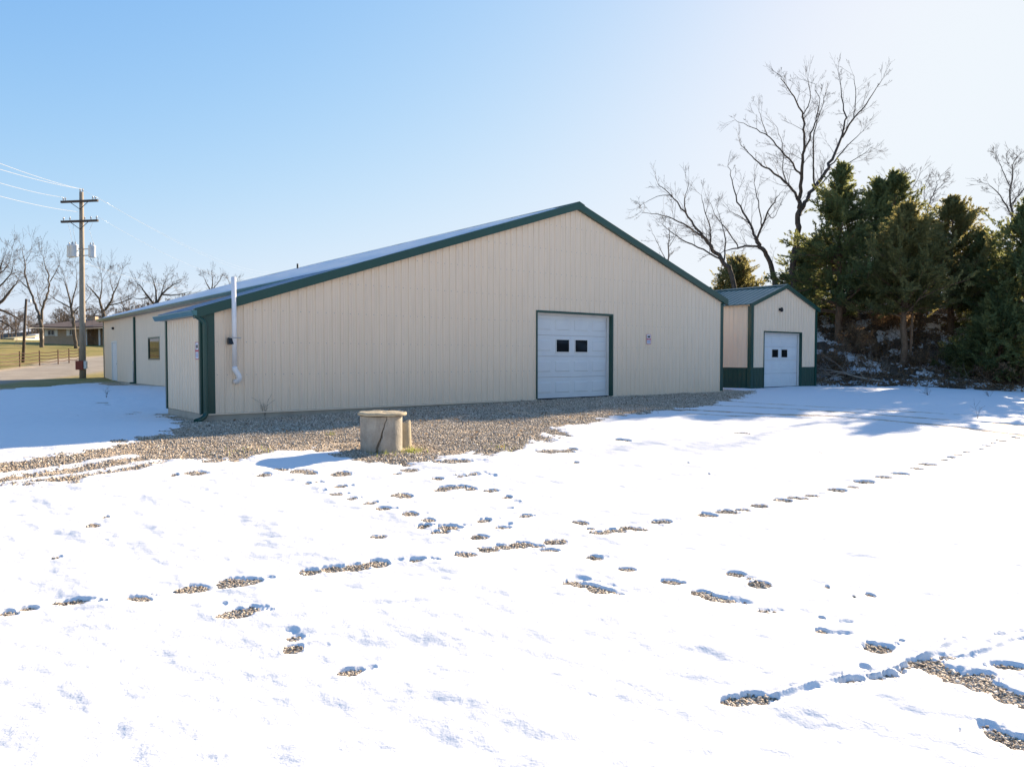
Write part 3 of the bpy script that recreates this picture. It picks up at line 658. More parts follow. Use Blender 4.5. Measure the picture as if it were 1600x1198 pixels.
MB().box(S_WING-.12, S_WING, vl-.07, vl+.07, zl_-.07, zl_+.07).build('wall_light', M['black'], B, bevel=.02)
# vent pipe on the gable, with strap and floodlight
ps = S_of(363.5); pz0 = SZ(363, 583)[1]; pz1 = SZ(363, 434)[1]; rp = .055
VP = MB().tube([(ps, -.16, pz0+.12), (ps, -.16, pz1)], rp, 16).build('vent_pipe', M['pvc'], B, smooth=True)
MB().tube([(ps, -.16, pz0+.16), (ps, -.16, pz0+.1), (ps+.02, -.16, pz0+.06), (ps+.085, -.17, pz0-.04), (ps+.10, -.17, pz0-.10), (ps+.10, -.15, pz0-.15), (ps+.07, -.10, pz0-.20), (ps+.05, -.0, pz0-.20)], [rp*1.15]*2+[rp*1.1]*6, 14).build('elbow', M['pvc'], VP, smooth=True)
zb_ = SZ(363, 528)[1]
MB().box(ps-.10, ps+.14, -.225, -.215, zb_-.012, zb_+.012).box(ps-.11, ps-.10, -.225, -.0, zb_-.012, zb_+.012).box(ps+.13, ps+.14, -.215, -.0, zb_-.012, zb_+.012).build('strap', M['pipegrey'], VP)
fs_, fz = SZ(357, 533)
FL = MB().tube([(fs_-.0, -.0, fz+.06), (fs_, -.10, fz+.06)], .03, 10).build('floodlight', M['black'], B)
MB().prism([(-.21, fz-.07), (-.10, fz-.085), (-.08, fz+.05), (-.17, fz+.07)], 'x', fs_-.06, fs_+.055).build('lamp_housing', M['black'], FL)
# vents on the roof
for px, py in ((465, 420),):
    s_v = s_ap-.9; MB().tube([(s_v, VZ(px, py, s_v)[0], rz(s_v)-.05), (s_v, VZ(px, py, s_v)[0], rz(s_v)+.30)], .05, 10).build('roof_vent', M['black'], B)

# ---- small shed
sh_l = S_of(1172.5, SHED_V); sh_r = S_of(1274, SHED_V); sh_ap, sh_za = SZ(1228, 445.5, SHED_V); _, sh_ze = SZ(1172.5, 473, SHED_V); SH_D = 11.0
oxy = wxy(sh_l, SHED_V); SWd = sh_r-sh_l; apx = SWd/2; zl_e = sh_ze; za = sh_za
print('SHED', sh_l, sh_r, 'apex', sh_ap-sh_l, SWd/2, za, zl_e)
H = empty('storage_shed', (oxy[0], oxy[1], 0), ROTZ, 'small gabled metal shed with green wainscot and green ribbed roof, right of the long building', 'shed')
ssl = (za-zl_e)/apx; sz_ = lambda s: za-ssl*abs(s-apx)
d0 = S_of(1192.5, SHED_V)-sh_l; d1 = S_of(1250.8, SHED_V)-sh_l; dzz = SZ(1193, 518.5, SHED_V)[1]; wz_ = SZ(1180, 574.2, SHED_V)[1]
print('shed door', d0, d1, dzz, 'wains', wz_)
ribbed((0, 0), (1, 0), (0, -1), SWd, lambda t: wz_, lambda t: sz_(t)-.08, holes=[(d0, d1, 0, dzz)], breaks=[apx]).build('front_wall', M['cream'], H)
ribbed((0, 0), (1, 0), (0, -1), SWd, lambda t: -.04, lambda t: wz_-.012, holes=[(d0, d1, -.05, wz_-.012)]).build('wainscot', M['green'], H)
ribbed((0, SH_D), (0, -1), (-1, 0), SH_D, lambda t: wz_, lambda t: sz_(0)-.05).build('side_wall', M['cream'], H)
ribbed((0, SH_D), (0, -1), (-1, 0), SH_D, lambda t: -.04, lambda t: wz_-.012).build('wainscot', M['green'], H)
ribbed((SWd, 0), (0, 1), (1, 0), SH_D, lambda t: wz_, lambda t: sz_(0)-.05, simple=True).build('side_wall', M['cream'], H)
ribbed((SWd, 0), (0, 1), (1, 0), SH_D, lambda t: -.04, lambda t: wz_-.012, simple=True).build('wainscot', M['green'], H)
ribbed((SWd, SH_D), (-1, 0), (0, 1), SWd, lambda t: -.04, lambda t: sz_(SWd-t)-.05, breaks=[apx], simple=True).build('back_wall', M['cream'], H)
roofsheet(-.16, sz_(-.16), apx, za, -.12, SH_D+.12, per=.3).build('roof', M['green_roof'], H)
roofsheet(SWd+.16, sz_(SWd+.16), apx, za, -.12, SH_D+.12, per=.3).build('roof', M['green_roof'], H)
MB().prism([(apx-.2, za-.2*ssl+.026), (apx, za+.03), (apx+.2, za-.2*ssl+.026), (apx+.2, za-.2*ssl+.04), (apx, za+.048), (apx-.2, za-.2*ssl+.04)], 'y', -.13, SH_D+.12).build('ridge_cap', M['green'], H)
MB().prism([(-.165, sz_(-.165)-.15), (apx, za-.15), (apx, za+.024), (-.165, sz_(-.165)+.024)], 'y', -.132, -.03).build('rake_trim', M['green'], H, bevel=.005)
MB().prism([(apx+.001, za-.15), (SWd+.165, sz_(-.165)-.15), (SWd+.165, sz_(-.165)+.024), (apx+.001, za+.024)], 'y', -.132, -.03).build('rake_trim', M['green'], H, bevel=.005)
corner(0, 0, 1, 1, -.04, zl_e-.13, wx=.16, wy=.14, par=H); corner(SWd, 0, -1, 1, -.04, zl_e-.13, wx=.12, par=H)
corner(0, SH_D, 1, -1, -.04, zl_e-.08, par=H); corner(SWd, SH_D, -1, -1, -.04, zl_e-.08, par=H)
MB().box(.02, d0-.01, .01, .25, -.6, -.045).box(d1+.01, SWd-.02, .01, .25, -.6, -.045).box(.02, .25, .25, SH_D-.02, -.6, -.045).build('foundation', M['paint_found'], H)
MB().box(d0-.03, d0+.012, -.039, .17, -.03, dzz+.045).build('door_jamb', M['green'], H); MB().box(d1-.012, d1+.035, -.039, .17, -.03, dzz+.045).build('door_jamb', M['green'], H)
MB().box(d0+.012, d1-.012, -.039, .17, dzz-.012, dzz+.045).build('door_header', M['green'], H)
MB().box(d1-.08, d1-.013, .09, .14, 0, dzz-.013).box(d0+.013, d0+.05, .09, .14, 0, dzz-.013).box(d0+.05, d1-.08, .09, .14, dzz-.07, dzz-.013).build('door_stop', M['whitetrim'], H)
OD2 = sectional_door(H, d0+.015, d1-.015, .0, dzz-.039, .17, .36)
MB().box(d0+.02, d1-.02, .155, .2, -.05, -.001).build('door_seal', M['black'], OD2)
ls, lz = SZ(1217.5, 483.5, SHED_V); ls -= sh_l
WL = MB().tube([(ls, 0, lz), (ls, -.08, lz)], .06, 12).build('wall_light', M['black'], H)
MB().lathe([(.02, lz-.12), (.06, lz-.1), (.075, lz-.02), (.05, lz+.06), (.02, lz+.09)], 12, (ls, -.13)).build('lamp_shade', M['black'], WL, smooth=True)

# ---- warning signs (their fine print is too small to read in the photo)
def sign(org, rz_, wd, ht, label, tall=False):
    r = empty('warning_sign', org, rz_, label, 'sign')
    MB().box(-wd/2, wd/2, -.004, 0, -ht/2, ht/2).build('plate', M['signwhite'], r)
    b = MB(); e = wd*.05
    b.box(-wd/2, wd/2, -.007, -.004, ht/2-e, ht/2).box(-wd/2, wd/2, -.007, -.004, -ht/2, -ht/2+e*1.3).box(-wd/2, -wd/2+e, -.007, -.004, -ht/2+e*1.3, ht/2-e).box(wd/2-e, wd/2, -.007, -.004, -ht/2+e*1.3, ht/2-e)
    b.box(-wd*.42, wd*.42, -.007, -.004, -ht*.06, ht*.06); b.build('red_border', M['signred'], r)
    c = MB(); c.box(-wd*.26, wd*.05, -.007, -.004, ht*.17, ht*.34)
    n = 14; c.add([(wd*.16+wd*.15*cos(2*pi*k/n), -.007, ht*.25+wd*.17*sin(2*pi*k/n)) for k in range(n)], [list(range(n))])
    c.box(-wd*.2, -wd*.14, -.007, -.004, ht*.11, ht*.17); c.build('camera_symbol', M['signdark'], r)
    t = MB()
    for k, ww in enumerate((.36, .30, .34, .22)): t.box(-wd*ww, wd*ww, -.007, -.004, -ht*(.15+.07*k)-ht*.022, -ht*(.15+.07*k)+ht*.012)
    t.build('small_print', M['signblue'], r); return r
ss, szz = SZ(1013.3, 530, -.02); p = wxy(ss, -.026)
sign((p[0], p[1], szz), ROTZ, .24, .36, 'small white and red camera warning sign on the gable wall right of the large door')
vv_, vz_ = VZ(308.5, 548, s_corner-.02); p = wxy(s_corner-.026, vv_)
sign((p[0], p[1], vz_), ROTZ-pi/2, .26, .40, 'small white and red camera warning sign on the narrow side wall beside the green downspout')

# ------------------------------------------------------------------ well
p = G(596, 703); WX, WY = p[0], p[1]; WR = .5*65/F*WY; wz0_ = zg1(WX, WY)-.06; WHt = (708-651)/F*WY+.03
print('WELL', p, WR, WHt)
WT = empty('well', (WX, WY, wz0_), 0, 'round cracked concrete well casing with a flat concrete lid on the gravel', 'well')
m = M['concrete'] = mat('old_concrete', (.36,.33,.28), .9, 0, .25); v = coord(m)
c = ramp(m, noise(m, v, 4, 7, .65), [(.3, (.26,.235,.195)), (.55, (.38,.345,.29)), (.75, (.46,.42,.355))])
c = mixc(m, ramp(m, noise(m, coord(m, (6,6,.8)), 1.6, 5), [(.5, (0,0,0)), (.75, (.5,.5,.5))]), c, (.19,.17,.14))
c = mixc(m, ramp(m, noise(m, v, 38, 3), [(.62, (0,0,0)), (.72, (.6,.6,.6))]), c, (.15,.135,.115)); lk(m, c, bsdf(m).inputs['Base Color'])
bump(m, noise(m, v, 22, 6, .7), .012, .8)
m = M['lid'] = mat('lid_concrete', (.42,.36,.25), .9, 0, .25); v = coord(m)
lk(m, ramp(m, noise(m, v, 5, 7, .7), [(.3, (.33,.27,.18)), (.6, (.46,.39,.27)), (.8, (.52,.46,.34))]), bsdf(m).inputs['Base Color']); bump(m, noise(m, v, 18, 6, .7), .012, .8)
nth, nz_ = 420, 60
th = np.linspace(0, 2*pi, nth, endpoint=False); zz = np.linspace(0, WHt, nz_); TT, ZZ = np.meshgrid(th, zz)
dirc = math.atan2(-WY, -WX)                      # towards the camera
# crack: from upper right to the foot, as in the photo (angles from the camera-facing line)
ck_z = [0, .18, .30, .42, .55, .68, .82, .95, 1]; ck_x = [-.20, -.19, -.15, -.05, .05, .10, .17, .25, .27]; ck_w = [.034, .034, .03, .026, .02, .014, .009, .006, .004]
off = np.interp(ZZ/WHt, ck_z, ck_x) + .05*fbm(ZZ*22, ZZ*0, 3, 3); cw_ = np.interp(ZZ/WHt, ck_z, ck_w)*1.0
rel = (TT-dirc+pi) % (2*pi)-pi; u_ = np.sin(rel)         # + is to the viewer's right
dcr = np.where(np.abs(rel) < pi/2, np.abs(u_*WR-(-1)*(-off)*WR*1.0), 9)
RR = WR*(1+.008*fbm(np.cos(TT)*3+5, ZZ*5+np.sin(TT)*3, 4, 8)) - .10*(dcr < cw_*.62) - .004*np.exp(-(dcr/.02)**2)
P = np.stack([RR*np.cos(TT), RR*np.sin(TT), ZZ], -1).reshape(-1, 3)
P2 = np.stack([.8*WR*np.cos(TT[:1]), .8*WR*np.sin(TT[:1]), ZZ[-1:]], -1).reshape(-1, 3)
fs = gridfaces(nz_, nth); k = (nz_-1)*nth; jj = np.arange(nth); top = np.stack([k+jj, k+(jj+1) % nth, nz_*nth+(jj+1) % nth, nz_*nth+jj], -1)
mesh_np('casing', np.concatenate([P, P2]), np.concatenate([fs, top]), M['concrete'], WT, smooth=False)
pr = []; nl = 96; LR = WR*1.165
lid = MB(); vs = []
prof = [(0, WHt+.012), (.9, WHt+.010), (.985, WHt+.013), (1.0, WHt+.022), (1.003, WHt+.048), (.992, WHt+.058), (.9, WHt+.062), (.5, WHt+.066), (.02, WHt+.068)]
for (q, z) in prof:
    for k in range(nl):
        a = 2*pi*k/nl; rr_ = LR*q*(1+.010*sin(3*a+1)+.006*sin(11*a)+.004*sin(23*a+2)-(.035 if q > .95 and (k % 31 in (3, 4) or k % 47 == 20) else 0)); vs.append((rr_*cos(a)+.015, rr_*sin(a), z+.02*(-cos(a))*q*.3+.004*sin(7*a)))
lid.add(vs, [(i*nl+k, i*nl+(k+1) % nl, (i+1)*nl+(k+1) % nl, (i+1)*nl+k) for i in range(len(prof)-1) for k in range(nl)]); lid.build('lid', M['lid'], WT, smooth=True)
# shard of casing leaning behind
q = G(634, 699); sx_, sy_ = q[0], q[1]+.1
mb = MB(); n = 14; rr1 = .16; hs = .50
outer = []; 
for k in range(n+1):
    a = R(-75)+R(150)*k/n; outer.append((a, hs*(1-.10*abs(sin(a*1.7)))))
vs = []
for a, h in outer:
    for rr_ in (rr1, rr1-.06):
        vs += [(rr_*cos(a)-.07, rr_*sin(a), -.05), (rr_*cos(a)-.09, rr_*sin(a), h)]
fs = []
for k in range(n):
    b = k*4; c_ = b+4; fs += [(b, c_, c_+1, b+1), (b+2, b+3, c_+3, c_+2), (b+1, c_+1, c_+3, b+3)]
fs += [(0, 1, 3, 2), (n*4, n*4+2, n*4+3, n*4+1)]; mb.add(vs, fs)
o = mb.build('concrete_shard', M['lid'], None, smooth=False, bevel=.008); o.location = (sx_, sy_, zg1(sx_, sy_)); o.rotation_euler = (0, 0, R(-15)); tag(o, 'curved broken piece of tan concrete standing close behind the well', 'concrete piece')

print('T bldg', time.time()-T0)
# ------------------------------------------------------------------ trees
def rv3(): return rs.randn(3)
def grow(tb, p, d, L, r, depth, up=.12, wig=.16, nch=(5, 4, 4), spread=(.45, .95), rmin=.003, npt=5, cen=None):
    d = d/np.linalg.norm(d); pts = [p]; dirs = [d]; q = p
    for i in range(npt-1):
        d = d + rv3()*wig + np.array([0, 0, up]); d = d/np.linalg.norm(d); q = q+d*(L/(npt-1)); pts.append(q); dirs.append(d)
    rad = [max(r*(1-.82*i/(npt-1)), rmin) for i in range(npt)]
    tb.add(pts, rad, 5 if r > .03 else 3)
    if depth <= 0: return
    n = nch[min(len(nch)-1, len(nch)-depth)] if depth <= len(nch) else nch[0]
    for c in range(n):
        t = rs.uniform(.25, .98)*(npt-1); i = int(min(t, npt-2)); f = t-i
        pp = pts[i]*(1-f)+pts[i+1]*f; dd = dirs[i]; a = rs.uniform(*spread); pr_ = rv3(); pr_ -= dd*(pr_@dd); pr_ /= np.linalg.norm(pr_)
        grow(tb, pp, dd*cos(a)+pr_*sin(a), L*rs.uniform(.38, .66)*(1-.35*t/(npt-1)), max(rad[i]*.55, rmin), depth-1, up, wig*1.1, nch, spread, rmin, max(3, npt-1))
def limbs_tree(name, limbs, Y, label, group=None, density=1.0, twl=1.6, barkm='bark', rmin=.006, foot=None, nch=(4, 4), seed=1, up=.08, rscale=1.0):
    """limbs: polylines of (px, py, radius in m) at distance Y; the first is the trunk. Each limb also leaves the plane on its own course."""
    global rs
    keep = rs; rs = np.random.RandomState(seed)
    tr = TB(); cr = TB(); done = {}
    first = limbs[0]; base = at(first[0][0], first[0][1], Y)
    if foot is None: foot = zg1(base[0], base[1])
    for li, L in enumerate(limbs):
        key = (L[0][0], L[0][1]); off = done.get(key, 0.0); dv = rs.uniform(-.5, .5) if li else 0
        P3 = []
        for j, (a, b, r) in enumerate(L):
            if j:
                off += dv*math.hypot(a-L[j-1][0], b-L[j-1][1])*Y/F + rs.uniform(-.1, .1)
            done.setdefault((a, b), off); p = at(a, b, Y); sc_ = (Y+off)/Y; d = (p-np.array([0, 0, CH]))*sc_+np.array([0, 0, CH]); P3.append(d)
        rad = [q[2]*rscale for q in L]
        if li == 0 and P3[0][2] > foot:
            P3 = [np.array([P3[0][0], P3[0][1], foot-.3]), np.array([P3[0][0], P3[0][1], foot+.15])] + P3; rad = [rad[0]*1.5, rad[0]*1.12]+rad
        # smooth the course
        for _ in range(2 if len(P3) > 2 else 1):
            Q = [P3[0]]; q_ = [rad[0]]
            for a, b, ra, rb in zip(P3[:-1], P3[1:], rad[:-1], rad[1:]): Q += [a*.75+b*.25, a*.25+b*.75]; q_ += [ra*.75+rb*.25, ra*.25+rb*.75]
            P3 = Q+[P3[-1]]; rad = q_+[rad[-1]]
        ln = np.linalg.norm(P3[-1]-P3[0])
        P3 = [p+rv3()*min(.05, ln*.006)*(0 if i == 0 else 1) for i, p in enumerate(P3)]
        tr.add(P3, rad, 8)
        tot = sum(np.linalg.norm(b-a) for a, b in zip(P3[:-1], P3[1:])); nb = int(tot*2.6*density)
        seg = len(P3)-1; lo = .45 if li == 0 else .12
        for k in range(nb):
            t = (lo+(1-lo)*rs.rand()**.8)*seg; i = int(min(t, seg-1)); f = t-i; p = P3[i]*(1-f)+P3[i+1]*f; d = P3[i+1]-P3[i]; d = d/np.linalg.norm(d)
            r = rad[i]; a = rs.uniform(.5, 1.1); q_ = rv3(); q_ -= d*(q_@d); q_ /= np.linalg.norm(q_)
            if li == 0 and r > .12 and rs.rand() < .6: continue
            grow(cr, p, d*cos(a)+q_*sin(a), twl*rs.uniform(.5, 1.25)*(1-.6*t/seg), min(r*.38, .020), 2, up, .10, nch, spread=(.35, .75), rmin=rmin*.8)
        for k in range(2):   # the end runs out in fine twigs
            d = P3[-1]-P3[-2]; d = d/np.linalg.norm(d); grow(cr, P3[-1], d+rv3()*.22, twl*.62, min(rad[-1]*.8, .018), 1, up*.5, .07, (4,), spread=(.3, .6), rmin=rmin*.8)
    root = empty(name, (base[0], base[1], foot), 0, label, 'tree', group)
    for tb, nm, mt in ((tr, 'trunk', barkm), (cr, 'branches', 'twig')):
        vtx, f = tb.arrays(); vtx = vtx-np.array([base[0], base[1], foot]); mesh_np(nm, vtx, f, M[mt], root, smooth=True)
    rs = keep; return root

tall = [[(1240,445,.21),(1241,404,.20),(1246,370,.18),(1248,337,.16),(1248,314,.13)],
 [(1248,314,.12),(1253,274,.10),(1255,238,.08),(1256,205,.065),(1255,179,.05),(1239,148,.035),(1219,118,.018)],
 [(1255,238,.06),(1262,226,.05),(1271,200,.045),(1276,182,.035),(1282,158,.02),(1272,130,.012)],
 [(1248,337,.14),(1260,312,.12),(1271,296,.11),(1293,265,.10),(1306,238,.08),(1316,215,.07),(1320,188,.05),(1316,148,.03),(1309,112,.014)],
 [(1316,215,.06),(1334,184,.05),(1356,161,.035),(1379,123,.014)], [(1334,184,.03),(1338,150,.025),(1334,118,.012)],
 [(1293,265,.05),(1320,233,.035),(1350,203,.012)], [(1271,296,.04),(1310,262,.03),(1345,245,.02),(1362,230,.01)],
 [(1248,314,.09),(1238,295,.08),(1230,287,.07),(1212,272,.06),(1194,260,.05),(1172,242,.03),(1156,224,.012)],
 [(1253,274,.06),(1236,254,.05),(1221,238,.045),(1199,211,.035),(1172,197,.022),(1146,188,.01)],
 [(1271,296,.06),(1273,251,.05),(1268,215,.04),(1284,172,.025),(1290,148,.012)], [(1230,287,.03),(1222,262,.025),(1225,230,.02),(1212,195,.01)],
 [(1199,211,.025),(1190,190,.018),(1186,172,.01)], [(1255,179,.035),(1268,158,.025),(1262,120,.012)]]
limbs_tree('bare_tree', tall, 46, 'tallest bare tree, dark forked trunk rising behind the small shed', density=.95, twl=1.7, barkm='bark_dark', seed=3, rmin=.006, nch=(4, 3))
t2 = [[(1212,445,.17),(1207,422,.16),(1199,400,.14),(1190,386,.13),(1181,376,.12)],
 [(1181,376,.09),(1172,350,.07),(1154,319,.05),(1143,285,.03),(1138,258,.014)], [(1181,376,.07),(1190,355,.06),(1199,332,.05),(1212,312,.025),(1220,300,.01)],
 [(1190,355,.04),(1186,320,.035),(1178,285,.015)], [(1190,386,.07),(1170,384,.06),(1155,387,.05),(1138,390,.03),(1120,398,.012)], [(1155,387,.04),(1140,365,.035),(1118,337,.02),(1108,315,.01)],
 [(1199,332,.03),(1208,345,.02),(1219,320,.012)], [(1172,350,.035),(1160,340,.03),(1140,330,.012)]]
limbs_tree('bare_tree', t2, 46, 'bare tree with a crooked trunk leaning left, just left of the tallest tree', density=.85, twl=1.8, barkm='bark_dark', seed=5, nch=(4, 3))
t3 = [[(1149,448,.15),(1142,425,.14),(1131,409,.13),(1109,386,.11),(1098,370,.09)],
 [(1098,370,.08),(1091,359,.07),(1073,337,.055),(1050,305,.035),(1028,287,.014)], [(1098,370,.055),(1064,346,.04),(1032,335,.025),(998,332,.01)],
 [(1131,409,.06),(1095,388,.045),(1059,372,.03),(1035,350,.014)], [(1073,337,.04),(1068,314,.03),(1076,290,.012)], [(1050,305,.025),(1030,305,.018),(1005,318,.01)],
 [(1109,386,.05),(1112,360,.04),(1100,330,.025),(1096,305,.012)], [(1131,409,.05),(1134,380,.04),(1128,350,.02),(1120,325,.01)]]
limbs_tree('bare_tree', t3, 44, 'spreading bare tree arching left over the roof of the long building', density=.9, twl=1.8, barkm='bark_dark', seed=8, nch=(4, 3))
limbs_tree('bare_tree', [[(1044,440,.06),(1043,413,.05),(1046,385,.035),(1047,350,.012)], [(1043,413,.03),(1030,385,.02),(1018,360,.01)], [(1046,385,.025),(1058,365,.01)]], 52, 'slender bare sapling showing over the right roof slope of the long building', density=.8, twl=1.1, seed=9, rmin=.006)
limbs_tree('bare_tree', [[(1406,500,.09),(1409,400,.07),(1411,332,.05),(1415,290,.03),(1416,268,.012)], [(1411,332,.03),(1398,300,.02),(1388,280,.01)], [(1415,310,.03),(1430,288,.02),(1440,268,.01)]], 50, 'slender bare tree standing behind the yellowish cedars, directly right of the tallest tree', density=1.2, twl=1.3, seed=10, rmin=.007)
limbs_tree('bare_tree', [[(1440,500,.09),(1441,380,.06),(1448,330,.045),(1460,300,.03),(1470,275,.012)], [(1448,330,.03),(1442,300,.02),(1450,278,.01)], [(1460,300,.02),(1478,285,.01)]], 52, 'slender bare tree behind the cedars, second one right of the tallest tree', density=1.2, twl=1.2, seed=12, rmin=.007)
limbs_tree('bare_tree', [[(1584,500,.12),(1583,400,.09),(1580,335,.06),(1577,290,.04),(1587,240,.015)], [(1580,335,.04),(1560,300,.03),(1543,288,.012)], [(1577,290,.03),(1565,262,.02),(1556,240,.01)], [(1580,320,.04),(1600,295,.03),(1625,260,.015)]], 44, 'bare tree above the cedars at the right edge of the picture', density=1.2, twl=1.5, seed=14, rmin=.007)

# left background trees
LB = 'bare trees around the brick house'
limbs_tree('bare_tree', [[(65.5,549,.36),(65,530,.33),(65,512,.31),(62,498,.28)], [(62,498,.24),(57.5,481,.2),(46.6,453,.16),(37,425,.12),(40,408,.08),(33,384,.02)], [(65,512,.24),(66,481,.19),(76,458,.15),(78,436,.11),(70,412,.07),(64,395,.02)],
 [(78,440,.09),(88,425,.06),(94,408,.02)], [(46.6,453,.1),(32,440,.07),(20,425,.02)], [(66,481,.09),(60,468,.07),(58,450,.03)], [(40,408,.05),(48,395,.03),(50,380,.01)]], 86, 'forked bare tree in front of the left end of the brick house roof', LB, density=0.75, twl=3.4, seed=21, rmin=.010, rscale=.68, barkm='bark')
limbs_tree('bare_tree', [[(119,544,.3),(116,520,.27),(115,501,.25),(111,481,.2)], [(111,481,.16),(107,458,.12),(100,438,.05)], [(113,490,.11),(124,479,.09),(136,470,.05),(145,455,.02)], [(111,481,.12),(95,473,.09),(78,462,.03)], [(111,481,.12),(117,453,.09),(121,438,.06),(119,420,.02)], [(107,458,.06),(100,430,.03)]], 84, 'bare tree beside the wooden utility pole, in front of the brick house', LB, density=0.90, twl=2.8, seed=22, rmin=.010, rscale=.68)
limbs_tree('bare_tree', [[(166,545,.42),(165,520,.38),(165,499,.35),(160,487,.3)], [(160,487,.22),(156,468,.17),(145,455,.12),(134,443,.03)], [(160,487,.22),(171,477,.18),(178,458,.13),(189,432,.03)], [(156,468,.12),(160,445,.08),(157,425,.02)], [(171,477,.12),(195,472,.09),(212,462,.03)], [(165,499,.12),(150,492,.09),(138,498,.03)], [(178,458,.08),(172,440,.05),(172,422,.02)]], 96, 'rounded bare tree behind the far corner of the long building', LB, density=0.90, twl=3.6, seed=23, rmin=.011, rscale=.72)
limbs_tree('bare_tree', [[(243,545,.42),(243,500,.38),(243,487,.33),(244,478,.3)], [(244,478,.2),(232,465,.16),(222,450,.1),(212,440,.03)], [(244,478,.2),(252,460,.16),(268,446,.1),(282,440,.03)], [(244,478,.2),(244,455,.14),(240,440,.08),(238,430,.02)], [(252,460,.14),(275,462,.09),(296,456,.03)], [(232,465,.1),(218,468,.07),(205,464,.02)], [(252,460,.1),(256,445,.07),(262,430,.02)]], 92, 'low spreading bare tree behind the snowy roof edge', LB, density=1.05, twl=2.6, seed=24, rmin=.011, rscale=.72, barkm='bark_dark')
limbs_tree('bare_tree', [[(-30,552,.5),(-30,520,.46),(-29,490,.42)], [(-29,490,.3),(-10,480,.24),(5,470,.2),(18,452,.14),(28,438,.04)], [(-29,490,.3),(-20,460,.24),(-5,430,.16),(5,405,.04)], [(-10,480,.2),(10,488,.15),(26,496,.1),(38,502,.03)], [(-30,505,.2),(-5,498,.16),(15,508,.1),(26,522,.03)], [(-20,460,.16),(0,448,.12),(16,430,.08),(22,412,.02)], [(-5,430,.1),(12,418,.06),(18,395,.02)], [(-29,490,.3),(-45,455,.2),(-50,420,.05)], [(-30,500,.3),(-60,480,.2),(-85,470,.05)]], 74, 'big bare oak at the left edge of the picture', LB, density=1.05, twl=3.0, seed=25, rmin=.010, rscale=.68, barkm='bark_dark')
limbs_tree('bare_tree', [[(330,520,.3),(330,470,.25),(330,455,.2)], [(330,455,.15),(322,442,.08),(318,432,.02)], [(330,455,.15),(333,440,.09),(330,425,.02)], [(330,455,.12),(341,442,.07),(346,434,.02)]], 110, 'distant bare treetop just left of the white vent pipe', LB, density=1.35, twl=2.2, seed=26, rmin=.011, rscale=.72)
limbs_tree('bare_tree', [[(364,520,.3),(364,470,.2),(364,455,.15)], [(364,455,.1),(358,442,.05),(356,436,.02)], [(364,455,.1),(372,444,.05),(374,437,.02)]], 125, 'distant bare treetop just right of the white vent pipe', LB, density=1.35, twl=2.0, seed=27, rmin=.011, rscale=.72)

